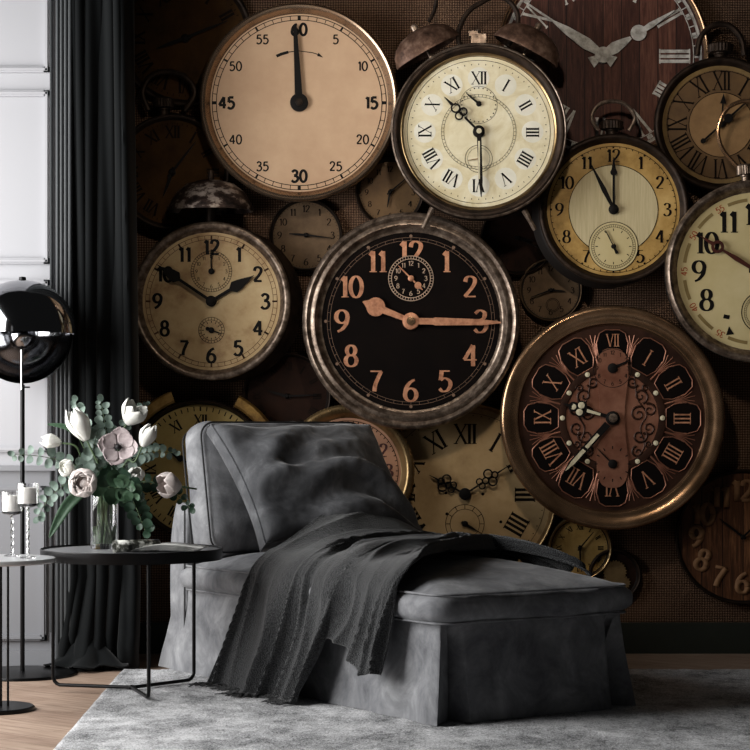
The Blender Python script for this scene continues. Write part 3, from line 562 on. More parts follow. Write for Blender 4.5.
# 10 roman clock behind the footrest
c = Clock('wall_clock', 'worn ivory clock with filigree hands and big Roman numerals, behind the chaise footrest', 465, 494, 92, .008, 10, 86.5, bezel='brass', dial='roman', peak=3, dz=3)
m = MB()
for i in range(12):
    if i == 6: continue
    x, y = pol(i*30, 60); text(m, ROM[i], x, y, 20, c.z, i*30, thick=.15, thin=.05, sx=.95)
c.part(m, 'numerals', 'inkd', c.dial)
m = MB(); m.ring(19, 19.6, c.z, (0, -30)); m.ring(14.5, 15, c.z, (0, -30))
for i in range(12): tick(m, i*30, 15, 19, .7, c.z, (0, -30))
m.ring(81, 81.4, c.z)
for i in range(60): m.disc(.6, c.z, pol(i*6, 79), 6)
c.part(m, 'minute_track', 'inkd', c.dial)
for nm, a, L in (('hour_hand', -62, 40), ('minute_hand', 57, 52)):
    c.hand(nm, a, [[(-1, 0), (1, 0), (.9, L*.3), (-.9, L*.3)], [(-1, L*.72), (1, L*.72), (.3, L), (-.3, L)]], 'ink', 3 if nm == 'hour_hand' else 4.4, hub=6,
           rings=[(-2.5, L*.36, 3, .7), (2.5, L*.36, 3, .7), (0, L*.47, 3, .7), (-4.5, L*.58, 4.2, .8), (4.5, L*.58, 4.2, .8), (0, L*.68, 3, .8)])
c.hand('seconds_hand', 120, [dart(14, 3, 4)], 'ink', 1.2, (0, -30), hub=3)
m = MB()
for x, y in ((18, 0), (-19, 1), (30, -46), (-18, -20), (36, -28)): m.disc(1.6, c.z, (x, y), 10)
c.part(m, 'rivets', 'inkd', c.dial)

# 11 rosy watch behind the pillow
c = Clock('pocket_watch', 'rosy dial watch with dark red numerals and a knurled rim, peeking out above the pillow', 348, 471, 66, .065, 12, 53, bezel='brass', dial='pink', peak=3)
m = MB()
for i in range(12):
    x, y = pol(i*30, 41); text(m, ARA[i], x, y, 13, c.z, 0, thick=.2, thin=.08)
c.part(m, 'numerals', plain('oxblood_ink', '#3a1410', .6), c.dial)
m = MB(); m.ring(50, 50.6, c.z)
for i in range(60): tick(m, i*6, 48, 50.5, .8, c.z)
c.part(m, 'minute_track', 'inkd', c.dial)
m = MB()
for i in range(110): a = i*360/110; m.tube([(*pol(a, 61), 15), (*pol(a+2.2, 66.3), 12.5)], .8, 5)
c.part(m, 'knurled_edge', 'brass', c.bezel)
c.hand('hour_hand', 40, [spade(30, 6, 18)], 'ink', 2, hub=3); c.hand('minute_hand', 200, [dart(40, 3, 4)], 'ink', 3.4, hub=3)

# 12 yellow clock behind the back rest
c = Clock('alarm_clock', 'yellowed clock with Roman numerals and gold shoulder bands, behind the chaise back', 200, 470, 70, .06, 12, 66, bezel='darksteel', dial='yellow', peak=2)
m = MB()
for i in range(12):
    x, y = pol(i*30, 50); text(m, ROM[i], x, y, 11, c.z, i*30, thick=.18, thin=.06)
for i in range(60): tick(m, i*6, 59, 63.5, 1.6 if i % 5 == 0 else 1, c.z)
c.part(m, 'numerals', 'ink', c.dial)
for a0, a1 in ((-52, -20), (28, 68)):
    rows = [[(*pol(a0+(a1-a0)*q/16, r), z) for r, z in ((72, 2), (72, 13), (74, 15), (82, 15), (84, 12), (84, 2))] for q in range(17)]
    c.part(MB().grid(rows), 'shoulder_band', mottled('worn_gold', [(.35, '#5f4522'), (.5, '#94733c'), (.7, '#b5935a')], 12, rough=.5, metal=.4, bmp=.2))
c.hand('hour_hand', 300, [spade(34, 7, 20)], 'ink', 2, hub=4); c.hand('minute_hand', 60, [dart(50, 3, 4)], 'ink', 3.4, hub=4)

# small and dim ones lying deepest
def small(name, label, px, py, R, dialR, dial, ink, ha, ma, base=.004, h=9, rom=False, bez='darksteel', nr=.75, nh=.17, sub=None, crown=None, hm='ink', cat='clock'):
    c = Clock(name, label, px, py, R, base, h, dialR, bezel=bez, dial=dial, peak=1.5, dz=3, cat=cat, mount=False)
    m = MB()
    for i in range(12):
        x, y = pol(i*30, dialR*nr); text(m, ROM[i] if rom else ARA[i], x, y, dialR*nh, c.z, i*30 if rom else 0, thick=.17, thin=.07)
    for i in range(60): tick(m, i*6, dialR*.92, dialR*.96, dialR*.012, c.z)
    c.part(m, 'numerals', ink, c.dial)
    if sub: m = MB(); m.ring(sub[2]-.5, sub[2], c.z, sub[:2]); m.ring(sub[2]*.75, sub[2]*.75+.4, c.z, sub[:2]); c.part(m, 'subdial', ink, c.dial)
    c.hand('hour_hand', ha, [dart(dialR*.5, dialR*.07, dialR*.1)], hm, 1.6, hub=dialR*.07)
    c.hand('minute_hand', ma, [dart(dialR*.75, dialR*.05, dialR*.12)], hm, 2.8, hub=dialR*.05)
    if crown: c.crown(*crown)
    return c
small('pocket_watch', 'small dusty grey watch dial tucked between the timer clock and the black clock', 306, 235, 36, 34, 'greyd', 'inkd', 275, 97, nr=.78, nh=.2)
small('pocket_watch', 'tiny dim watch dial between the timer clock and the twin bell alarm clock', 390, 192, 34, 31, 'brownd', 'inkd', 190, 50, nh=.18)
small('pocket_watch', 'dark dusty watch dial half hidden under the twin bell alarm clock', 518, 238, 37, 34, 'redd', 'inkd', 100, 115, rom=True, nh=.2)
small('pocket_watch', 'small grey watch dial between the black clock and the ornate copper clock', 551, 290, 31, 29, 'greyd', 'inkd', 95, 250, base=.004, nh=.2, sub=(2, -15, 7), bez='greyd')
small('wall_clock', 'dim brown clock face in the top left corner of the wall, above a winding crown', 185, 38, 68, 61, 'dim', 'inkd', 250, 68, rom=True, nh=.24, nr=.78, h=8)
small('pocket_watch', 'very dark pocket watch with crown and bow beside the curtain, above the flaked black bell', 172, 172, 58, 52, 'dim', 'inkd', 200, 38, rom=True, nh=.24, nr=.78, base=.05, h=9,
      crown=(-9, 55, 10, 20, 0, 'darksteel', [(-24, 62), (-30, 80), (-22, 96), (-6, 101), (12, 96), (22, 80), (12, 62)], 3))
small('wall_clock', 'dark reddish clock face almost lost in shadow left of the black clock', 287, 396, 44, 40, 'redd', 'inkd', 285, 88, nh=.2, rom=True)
small('pocket_watch', 'small gold watch peeking from under the ornate copper clock behind the footrest', 580, 548, 32, 28, 'gold', 'ink', 178, 40, rom=True, nh=.2, base=.004, bez='brass')
# geared brass watch next to it
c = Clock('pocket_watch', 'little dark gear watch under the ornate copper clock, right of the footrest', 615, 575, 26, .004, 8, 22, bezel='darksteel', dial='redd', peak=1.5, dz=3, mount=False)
m = MB()
for (x, y, r) in ((0, 3, 12), (9, -8, 7), (-9, -8, 6)):
    o = []
    for k in range(int(r*2)*2): a = k*PI/int(r*2); q = r if k % 2 else r-1.6; o.append((x+q*math.cos(a), y+q*math.sin(a)))
    m.poly(o, c.zd+.5+r*.06, c.zd+1.6+r*.06)
c.part(m, 'gears', 'brass')

# 19 weathered board clock bottom right
c = Clock('wooden_clock', 'weathered plank clock with big raised wooden numerals, low by the right edge', 743, 537, 67, .004, 9, 64, bezel='darksteel', dial='woodn', peak=1, dz=2, mount=False)
m = MB()
for i in range(12):
    x, y = pol(i*30, 46); text(m, ARA[i], x, y, 20, c.z+1, 0 if i in (6, 12) else (i*30-180)*.35 if 3 < i < 9 else 0, thick=.28, thin=.16, serif=False)
c.part(m, 'numerals', 'woodl', c.dial)
c.hand('hour_hand', -52, [dart(30, 2.4, 3)], 'ink', 1.6, hub=2); c.hand('minute_hand', 45, [dart(44, 2, 3)], 'ink', 3, hub=2)

# ------------------------------------------------------------------ room
def struct(mb, name, mat, **kw): o = mb.build(name, mat, **kw); o['kind'] = 'structure'; return o
struct(MB().box((.9, .05, 1.55), (4.9, .1, 3.1)), 'wall_back', 'burlap', smooth=False)
struct(MB().box((.5, -4.2, -.05), (6.2, 9.4, .1)), 'floor', 'parquet', smooth=False)
struct(MB().box((.9, -.013, .0635), (4.9, .026, .127)), 'baseboard_back', 'baseb', smooth=False)
LY = -.52
xe = P(58, 0, CD+LY).x
struct(MB().box(((xe-2.62)/2, LY+.26, 1.55), (xe+2.62, .52, 3.1)), 'wall_left', 'white', smooth=False)   # panelled pier
# panel mouldings
def frame(mb, x0, x1, z0, z1, y, w=.022, d=.016):
    for a, b_, cc, dd in ((x0, x1, z0, z0+w), (x0, x1, z1-w, z1), (x0, x0+w, z0, z1), (x1-w, x1, z0, z1)):
        mb.box(((a+b_)/2, y-d/2, (cc+dd)/2), (b_-a, d, dd-cc))
        mb.box(((a+b_)/2, y-d*.8, (cc+dd)/2), ((b_-a)-w*.5 if b_-a > w*2 else w*.4, d*1.2, (dd-cc)-w*.5 if dd-cc > w*2 else w*.4))
S = (CD+LY)/F
zz = lambda py: CH-(py-HY)*S
xx = lambda px: (px-CX)*S
m = MB(); frame(m, xx(-120), xx(50), zz(264), zz(91), LY); frame(m, xx(-120), xx(50), zz(73), zz(-120), LY); frame(m, xx(-120), xx(50), zz(452), zz(280), LY)
struct(m, 'trim_1', 'white', smooth=False)
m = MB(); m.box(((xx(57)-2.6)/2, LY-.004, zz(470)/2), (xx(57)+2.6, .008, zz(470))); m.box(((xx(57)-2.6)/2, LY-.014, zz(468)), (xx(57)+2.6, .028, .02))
frame(m, xx(-120), xx(47), zz(640), zz(486), LY-.008); struct(m, 'trim_3', 'dado', smooth=False)  # dado and its rail, a darker grey than the panels above
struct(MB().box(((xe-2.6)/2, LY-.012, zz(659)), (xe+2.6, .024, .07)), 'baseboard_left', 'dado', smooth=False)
# dark fluted casing
m = MB(); x0, x1 = xx(57.5), xx(74)
m.box(((x0+x1)/2, LY+.1, 1.55), (x1-x0, .3, 3.1))
for i in range(4):
    x = x0+(i+.5)*(x1-x0)/4
    m.tube([(x, LY-.05, 0), (x, LY-.05, 3.1)], .0068, 10)
m.box((xx(51.6), LY-.012, 1.62), (.006, .024, 2.96))
struct(m, 'trim_2', 'casing')
# side wall with its tall window
XL = -2.6
m = MB(); y0, y1, z0, z1 = -3.3, -.95, .45, 2.75
m.box((XL-.06, (LY+y1)/2+.0, 1.55), (.12, LY-y1+.5, 3.1)); m.box((XL-.06, (y0-5.9)/2, 1.55), (.12, y0+5.9, 3.1)); m.box((XL-.06, -8.2, 1.55), (.12, 1.4, 3.1))
m.box((XL-.06, -6.7, z0/2), (.12, 1.6, z0)); m.box((XL-.06, -6.7, (z1+3.1)/2), (.12, 1.6, 3.1-z1))
m.box((XL-.06, (y0+y1)/2, z0/2), (.12, y1-y0, z0)); m.box((XL-.06, (y0+y1)/2, (z1+3.1)/2), (.12, y1-y0, 3.1-z1))
struct(m, 'wall_side', 'white', smooth=False)
m = MB()
for y in (y0+.03, (y0*2+y1)/3, (y0+2*y1)/3, y1-.03): m.box((XL-.04, y, (z0+z1)/2), (.05, .06, z1-z0))
for z in (z0+.03, 2.1, z1-.03): m.box((XL-.04, (y0+y1)/2, z), (.05, y1-y0, .06))
struct(m, 'window_1', 'casing', smooth=False)
m = MB()
for y in (-7.47, -6.7, -5.93): m.box((XL-.04, y, (z0+z1)/2), (.05, .06, z1-z0))
for z in (z0+.03, 2.1, z1-.03): m.box((XL-.04, -6.7, z), (.05, 1.6, .06))
struct(m, 'added_window', 'casing', smooth=False)  # unseen window frame, added around the light that the chrome shade reflects

# curtain
def curtain():
    rows = []; nz, nx = 70, 150
    for i in range(nz+1):
        t = i/nz; z = 3.05*(1-t)+.004
        r = []
        for j in range(nx+1):
            q = j/nx
            flare = 0 if z > .35 else (.35-z)*.25
            x = -1.20+q*.272
            x += .05*math.sin(q*9+z*.8)*.25 - flare*(1-q)*.6
            ph = q*2*PI*6.5+.35*math.sin(z*1.3+q*4)
            y = -.50+.055*math.sin(ph)+.018*math.sin(ph*2.3+z*2)-flare*.5*(1+math.sin(ph*.7+2))
            if z < .12: y += .03*math.sin(q*23+z*30)
            r.append((x+.02*math.cos(ph), y, z))
        rows.append(r)
    o = MB().grid(rows).build('curtain', 'curtain', ang=80, fix=False)
    s = o.modifiers.new('thickness', 'SOLIDIFY'); s.thickness = .006
    tag(o, 'floor length black velvet curtain hanging in deep folds beside the white panelling', 'curtain')
    # hem lying on the floor, a part
    rows = []
    for i in range(15):
        u = i/14; r = []
        for j in range(30):
            q = j/29; a = PI*(1.05+q*.95)
            rad = .04+.12*u*(1+.25*math.sin(q*17))
            r.append((-1.10+rad*math.cos(a)*.95, -.56+rad*math.sin(a)*.8, .012+.1*(1-u)**1.5+.03*abs(math.sin(q*12+u*3))*(u)*(1-u*.6)))
        rows.append(r)
    h = MB().grid(rows).build('pooled_hem', 'curtain', o, ang=80, fix=False)
    s = h.modifiers.new('thickness', 'SOLIDIFY'); s.thickness = .005
curtain()

# rug
def rug():
    x0, x1, yn, yf = -.965, 2.6, -3.4, 7.57-CD
    rows = []; nx, ny = 220, 170
    for i in range(ny+1):
        r = []
        for j in range(nx+1):
            x = x0+(x1-x0)*j/nx+.03*(1-i/ny)*(1-j/nx)*2; y = yn+(yf-yn)*i/ny
            e = min(j, nx-j, i, ny-i)
            z = .0165+.003*noise.noise((x*25, y*25, 1)) if e > 0 else .001
            r.append((x+.004*noise.noise((x*40, y*40, 5)), y+.004*noise.noise((x*60, y*10, 3)), z))
        rows.append(r)
    o = MB().grid(rows).build('rug', 'rug', ang=80)
    tag(o, 'mottled silver grey and charcoal low pile rug under the chaise', 'rug')
rug()

# ------------------------------------------------------------------ chaise longue
TH = math.radians(33.5); CO = Vector((.20, 6.13-CD, 0)); LEN, WID = 1.78, .75
ch = empty('chaise_longue', CO, 'grey velvet chaise longue with a long piped seat cushion and floor length skirt', 'chaise longue', rz=TH)
def fbm(p, s=1.0): return noise.fractal(Vector(p)*s, 1, 2, 4)
def rrect(x0, x1, y0, y1, r, n=8, seg=24):
    """outline of a rounded rectangle, counterclockwise, evenly cut"""
    pts = []
    for cx, cy, a in ((x1-r, y0+r, -PI/2), (x1-r, y1-r, 0), (x0+r, y1-r, PI/2), (x0+r, y0+r, PI)):
        for k in range(n+1): t = a+PI/2*k/n; pts.append((cx+r*math.cos(t), cy+r*math.sin(t)))
    out = []
    for i in range(len(pts)):
        a, b = pts[i], pts[(i+1) % len(pts)]; d = math.hypot(b[0]-a[0], b[1]-a[1]); k = max(1, int(d/.02))
        for q in range(k): out.append((a[0]+(b[0]-a[0])*q/k, a[1]+(b[1]-a[1])*q/k))
    return out
def boxcushion(name, mat, parent, x0, x1, y0, y1, z0, z1, r=.05, crown=.03, bulge=.015, tr=None, wr=.006, seed=0, edge=.025):
    """upholstered box cushion: domed top, soft sides"""
    rows = []; 
    levels = [(q/14, bulge-(bulge+edge*1.2)*abs(2*q/14-1)**3.2) for q in range(15)]
    for t, off in levels:
        o = rrect(x0-off, x1+off, y0-off, y1+off, r+off*.5 if r+off*.5 > .01 else .01)
        rows.append([(p[0], p[1], z0+(z1-z0)*t) for p in rrect(x0, x1, y0, y1, r)]); base = rows[-1]
        cx, cy = (x0+x1)/2, (y0+y1)/2
        rows[-1] = [(cx+(p[0]-cx)*(1+off/((x1-x0)/2)), cy+(p[1]-cy)*(1+off/((y1-y0)/2)), p[2]) for p in base]
    def cap(row, z, sgn):
        rs = []; cx, cy = (x0+x1)/2, (y0+y1)/2
        for k in range(1, 15):
            f = 1-k/14.0; dome = (1-f**2.8)
            rs.append([(cx+(p[0]-cx)*f, cy+(p[1]-cy)*f, z+sgn*crown*dome) for p in row])
        return rs
    rows = cap(rows[0], z0, -.1)[::-1]+rows+cap(rows[-1], z1, 1)
    T = tr or (lambda p: p); R2 = []
    for row in rows:
        rr = []
        for p in row:
            n = wr*fbm((p[0]+seed, p[1], p[2]), 5)
            rr.append(T(Vector((p[0]+n*.4, p[1]+n*.4, p[2]+n))))
        R2.append(rr)
    o = MB().grid(R2, cv=True).build(name, mat, parent, ang=80)
    pm = MB()
    for t in (.07, .93):
        loop = [T(Vector((p[0], p[1], z0+(z1-z0)*t))) for p in rrect(x0-.001, x1+.001, y0-.001, y1+.001, r)]
        pm.tube(loop, .0036, 6, closed=True)
    return o, pm
# skirted base
def skirt():
    rows = []; H = .325
    pts0 = [(x, y) for x, y in rrect(.01, WID-.01, .01, LEN-.01, .03)]
    pts0 = [q for i in range(len(pts0)) for q in (pts0[i], ((pts0[i][0]+pts0[(i+1) % len(pts0)][0])/2, (pts0[i][1]+pts0[(i+1) % len(pts0)][1])/2))]
    cx, cy = WID/2, LEN/2
    n = len(pts0)
    for i in range(28):
        t = i/27; z = H*(1-t)+.018*t
        fl = .035*t**1.3
        r = []
        for j, (x, y) in enumerate(pts0):
            # outward direction
            ox = -1 if x < .03 else 1 if x > WID-.03 else 0; oy = -1 if y < .03 else 1 if y > LEN-.03 else 0
            l = math.hypot(ox, oy) or 1
            fx = fl*ox*1.0; fy = fl*oy*1.0
            if y > LEN-.03: fy += .05*t
            wob = .006*t*math.sin((x+y)*23+1)+.006*fbm((x*2, y*2, z*1.2), 3)
            # kick pleats near the corners
            for qx in (.05, WID-.05):
                d = math.hypot(x-qx, y-.01)
                if d < .034: wob -= (.19*t**.6)*(1-d/.034)**.6
                elif d < .16: wob += .012*t*(1-(d-.034)/.126)
            r.append((x+fx+wob*ox/l, y+fy+wob*oy/l, z))
        rows.append(r)
    top = [[(cx+(x-cx)*f, cy+(y-cy)*f, H) for x, y in pts0] for f in (.02, .5, .98)]
    return MB().grid(top+rows, cv=True).build('skirted_base', 'velvet', ch, ang=80)
skirt()
# low back frame
def bt(p): return p
o, pm = boxcushion('back_frame', 'velvet', ch, .0, WID, LEN-.13, LEN+.005, .05, .64, r=.03, crown=.012, bulge=.004, wr=.004, edge=.012)
pm2 = MB().tube([(-.004, LEN-.13, .05), (-.004, LEN-.13, .62)], .004, 6); pm2.build('frame_piping', 'piping', o)
# seat cushion
o, pm = boxcushion('seat_cushion', 'velvet', ch, -.012, WID+.008, -.015, LEN-.118, .318, .420, r=.06, crown=.072, bulge=.02, wr=.006)
pm.build('seat_piping', 'velvet', o)
# back cushion: built lying, then stood up leaning on the frame
bw, bh, bt_ = WID-.03, .53, .17
lean = math.radians(11)
MT = Matrix.Translation((.012, LEN-.325, .47)) @ Matrix.Rotation(-lean, 4, 'X') @ Matrix.Rotation(PI/2, 4, 'X') @ Matrix.Translation((0, 0, -bt_))
o, pm = boxcushion('back_cushion', 'velvet', ch, 0, bw, 0, bh-.04, 0, bt_, r=.06, crown=.03, bulge=.012, tr=lambda p: MT @ p, wr=.008, seed=5)
pm.build('cushion_piping', 'piping', o)

# loose pillow
def pillow():
    root = empty('throw_pillow', CO, 'large rumpled dark grey velvet pillow leaning against the chaise back', 'pillow', rz=TH)
    B = Vector((.03, 1.13, .50)); Tp = Vector((.015, 1.50, .922)); up = (Tp-B); Hh = up.length; up.normalize()
    rt = Vector((1, 0, 0)); nrm = rt.cross(up).normalized()   # towards the foot end, up
    Wd = .70; n = 64; rows_f = []; rows_b = []
    for i in range(n+1):
        v = i/n; rf, rb = [], []
        for j in range(n+1):
            u = j/n; a = 2*u-1; b = 2*v-1
            e = max(0, (1-a*a))**.42*max(0, (1-b*b))**.42
            pin = .035*(a*a*(1-b*b)*0+ (1-a*a)*b*b) ; pinx = .03*(1-b*b)*a*a
            x = a*(Wd/2)-pinx*math.copysign(1, a); y = b*(Hh/2)-pin*math.copysign(1, b)*.8
            th = .105*e
            # folds: fans from corners, horizontal sag creases low down
            w = 0
            ww = noise.noise((u*2+3, v*2, 0))
            w += .042*math.sin((v*9+u*1.5+ww*2.6)*1.9)*max(0, 1-v*1.25)*e
            w += .032*math.sin((u*8-v*7+ww*2)*1.6)*max(0, v-.15)*(1-u)**1.2*e*1.6
            w += .020*fbm((u*2.5, v*2.5, 4), 1.4)*e
            w += .030*math.exp(-((v-.38-.12*math.sin(u*4))/.05)**2)*e*(.4+.6*u)
            slump = .05*(1-v)**2*math.sin(u*PI)
            c_ = B+up*(Hh/2)+rt*(Wd/2)
            sg = -1 if nrm.y > 0 else 1
            rf.append(c_+rt*x+up*y+nrm*sg*(.026+th+w*1.15+slump*.4))
            rb.append(c_+rt*x+up*y-nrm*sg*(.022+th*.5))
        rows_f.append(rf); rows_b.append(rb)
    edge_ = [(0, j) for j in range(n+1)]+[(i, n) for i in range(1, n+1)]+[(n, j) for j in range(n-1, -1, -1)]+[(i, 0) for i in range(n-1, 0, -1)]
    m = MB().grid(rows_f).grid(rows_b).grid([[rows_f[i][j] for i, j in edge_], [(rows_f[i][j]+rows_b[i][j])/2+(rows_f[i][j]-(B+up*(Hh/2)+rt*(Wd/2))).normalized()*.006 for i, j in edge_], [rows_b[i][j] for i, j in edge_]], cv=True)
    o = m.build('cover', 'velvet2', root, ang=80)
    import bmesh
    bm = bmesh.new(); bm.from_mesh(o.data); bmesh.ops.remove_doubles(bm, verts=bm.verts[:], dist=.002); bmesh.ops.recalc_face_normals(bm, faces=bm.faces[:]); bm.to_mesh(o.data); bm.free()
    loop = [rows_f[0][j] for j in range(0, n+1, 2)]+[rows_f[i][n] for i in range(2, n+1, 2)]+[rows_f[n][j] for j in range(n-2, -1, -2)]+[rows_f[i][0] for i in range(n-2, 0, -2)]
    MB().tube(loop, .0042, 6, closed=True).build('welt', 'velvet2', root)
pillow()

# knitted throw
def lerp(a, b, t): return a+(b-a)*t
def sst(a, b, x): t = min(max((x-a)/(b-a), 0), 1); return t*t*(3-2*t)
def throw():
    root = empty('throw_blanket', CO, 'charcoal knitted throw draped across the chaise seat and down to the rug', 'blanket', rz=TH)
    NP, NQ = 260, 200; rows = []; hem = []
    for i in range(NP+1):
        p = i/NP; r = []
        # p=0 edge towards the foot, p=1 towards the back; hem height
        hz = .006*math.sin(p*40)+lerp(.17, .25, sst(.10, .30, p)) if p < .36 else lerp(.25, .012, sst(.33, .44, p))
        side = .485-hz; top = WID+.02; Ltot = top+side
        for j in range(NQ+1):
            q = j/NQ; s = q*Ltot         # from far side over the top, down the near side
            ft = min(s/top, 1); fd = max(0, s-top)
            ufront = (lerp(.20, .52, sst(0, .22, ft)) if ft < .22 else lerp(.52, .17, (ft-.22)/.78)) + fd*.05
            uback = lerp(1.20, 1.07, ft) + fd*.36
            u = lerp(ufront, uback, p)
            # fold field: long ridges running across the seat and down
            ph = (p+.035*math.sin(p*11))*2*PI*3.6+1.1*math.sin(q*2.4+p*3)+1.3*noise.noise((p*3, q*2.5, 0))
            fold = (abs(math.sin(ph*.5))**1.4)
            fold2 = .5+.5*math.sin(ph*2.3+2*q)
            amp = lerp(.055, .08, sst(0, .5, fd)) * (.75+.4*noise.noise((p*5, 1, q)))
            fold3 = (1-abs(math.sin(ph*1.7+q*4+noise.noise((p*4, q*3, 7))*2.5)))**1.6
            bend = math.exp(-((s-top)/.07)**2)
            h = .012+(amp*fold*.8+.010*fold2)*(1-.5*bend)+.026*fold3*lerp(.6, 1.0, sst(0, .3, fd))*(1-.85*bend)
            # bunch near the pillow on the far half
            bun = .10*sst(.55, 1.0, p)*sst(.0, .3, ft)*(1-sst(.55, .95, ft))
            rr = .065; xa = rr-.012; zt = .486; L1 = WID+.03-xa; arc = rr*PI/2
            if s < L1:
                x = WID+.03-s; nx, nz = 0, 1; z = zt-.06*max(0, (x-WID+.12)/.15)**2-.02*(x/WID*2-1)**4
            elif s < L1+arc:
                t_ = (s-L1)/rr; x, z = xa-rr*math.sin(t_), zt-.012-rr*(1-math.cos(t_)); nx, nz = -math.sin(t_), math.cos(t_)
            else:
                dn = s-L1-arc; x, z = xa-rr-.07*sst(0, .45, dn), zt-.012-rr-dn; nx, nz = -1, 0
            x_, z_ = x+nx*h, z+nz*h+bun
            if z_ < .02+.006*fold: x_ -= min(.02-z_, .05)*fold; z_ = .02+.006*fold
            u += .03*math.sin(ph+1.2)*(.4+fd)
            r.append(Vector((x_, u, z_)))
        rows.append(r); hem.append(r[-1])
    o = MB().grid(rows).build('knit', 'knit', root, ang=80, fix=False)
    s = o.modifiers.new('thickness', 'SOLIDIFY'); s.thickness = .007; s.offset = 0
    m = MB(); random.seed(11)
    for i in range(0, NP+1, 2):
        h = hem[i]
        if h.z > .06: continue
        a = random.uniform(-.6, .6); L = random.uniform(.03, .06)
        m.tube([h+Vector((0, 0, .004)), h+Vector((-L*.5, a*L*.6, .0)), h+Vector((-L, a*L*1.5, -.002))], [.0035, .003, .0015], 5)
    m.build('fringe', 'knit', root)
throw()

# ------------------------------------------------------------------ tray table
TX, TY, TZ, TR = -.844, 6.94-CD, .50, .3125
t = empty('side_table', (TX, TY, 0), 'round black tray side table with bent rod legs, holding the vase and magazine', 'side table')
MB().lathe([(0, TZ-.004), (TR-.003, TZ-.004), (TR-.003, TZ+.0045), (0, TZ+.0045)], 96).build('tray_top', 'tray', t)
MB().lathe([(TR-.004, TZ+.009), (TR, TZ+.011), (TR+.002, TZ+.008), (TR, TZ-.028), (TR-.006, TZ-.028), (TR-.004, TZ+.008)], 96).build('rim', 'black', t)
for a in (166, 48, -72):
    a = math.radians(a); d = Vector((math.cos(a), math.sin(a), 0)); r = .293; pts = [d*r+Vector((0, 0, TZ-.014))]
    pts += [d*r+Vector((0, 0, .065))]+[d*(r-.03+.03*math.cos(q))+Vector((0, 0, .057-.03*math.sin(q)-.00)) for q in (0.2, .6, 1.0, 1.4)]+[d*.01+Vector((0, 0, .027))]
    MB().tube(pts, .0065, 10).build('leg', 'black', t)
MB().lathe([(0, .036), (.012, .034), (.014, .028), (.012, .021), (0, .02)], 20).build('joint', 'black', t)
# small table
SX, SY, SR = (-6-CX)*6.57/F, 6.57-CD, .2
t = empty('side_table', (SX, SY, 0), 'small round pedestal table at the left edge, holding two glass candlesticks', 'side table')
MB().lathe([(0, .50), (SR-.002, .50), (SR, .498), (SR, .488), (SR-.004, .484), (0, .484)], 80).build('table_top', plain('pale_top', '#a9aaac', .3), t)
MB().lathe([(0, .014), (.127, .014), (.132, .010), (.132, 0), (0, 0)], 64).build('base', 'black', t)
for dx in (.022, .046): MB().tube([(dx, 0, .012), (dx, 0, .487)], .004 if dx > .03 else .005, 10).build('pole', 'black', t)

# candlesticks
def candlestick(px, pyb, D, hc, label, clabel):
    b = Vector(((px-CX)*D/F, D-CD, .501))
    t = empty('candle_holder', b, label, 'candle holder', 'glass candlesticks')
    MB().lathe([(0, 0), (.026, 0), (.027, .002), (.02, .004), (.006, .007), (.0045, .012), (0, .012)], 40).build('base', 'glass', t)
    n = 16; H0 = hc; rows = []
    for i in range(61):
        z = .008+(H0-.008)*i/60; rows.append([((.0042+.0012*math.sin(3*2*PI*k/n*1.0-z*260))*math.cos(2*PI*k/n), (.0042+.0012*math.sin(3*2*PI*k/n-z*260))*math.sin(2*PI*k/n), z) for k in range(n)])
    MB().grid(rows, cv=True).build('twisted_stem', 'glass', t)
    MB().lathe([(0, H0), (.01, H0), (.03, H0+.006), (.035, H0+.012), (.036, H0+.08), (.0345, H0+.08), (.0335, H0+.014), (.028, H0+.009), (0, H0+.004)], 48).build('cup', 'glass', t)
    c = tag(MB().lathe([(0, 0), (.027, 0), (.028, .003), (.028, .052), (.026, .055), (.006, .054), (0, .052)], 36).build('candle', 'wax'), clabel, 'candle', 'white pillar candles')
    c.location = b+Vector((0, 0, H0+.011))
    MB().tube([(0, 0, .05), (.001, 0, .06), (.003, 0, .066)], .0009, 6).build('wick', 'ink', c)
candlestick(28, 0, 6.55, .165, 'taller twisted glass candlestick, nearer the flowers', 'white candle in the taller glass candlestick')
candlestick(12, 0, 6.66, .135, 'shorter twisted glass candlestick, nearer the left edge', 'white candle in the shorter glass candlestick')

# magazine
t = empty('magazine', (-.80, -1.43, TZ+.005), 'open magazine with one half rolled up, lying on the tray table', 'magazine', rz=math.radians(5))
rows = []
for i in range(70):
    a = i/69*2*PI*1.85; r = .014+.0035*i/69*2.0
    rows.append([(-.085+y_*.85-(r*math.cos(a))*.5, -.075+y_*.5+r*math.cos(a)*.85, .023+r*math.sin(a)) for y_ in (0, .06, .12, .17)])
o = MB().grid(rows).build('rolled_half', 'cover', t, ang=80, fix=False); s = o.modifiers.new('thickness', 'SOLIDIFY'); s.thickness = .0012
m = MB()
for k in range(7):
    rows = []
    for i in range(20):
        q = i/19; rows.append([(-.04+.23*q+.004*k, -.055-.008*k*.3, .003+.0016*k+.024*math.sin(min(q*3, PI))*(.35+k*.09)*(1-q*.7)), (-.01+.22*q+.004*k, .07, .003+.0016*k+.024*math.sin(min(q*3, PI))*(.35+k*.09)*(1-q*.7))])
    m.grid(rows)
o = m.build('open_pages', 'paper', t, ang=80, fix=False); s = o.modifiers.new('thickness', 'SOLIDIFY'); s.thickness = .0008

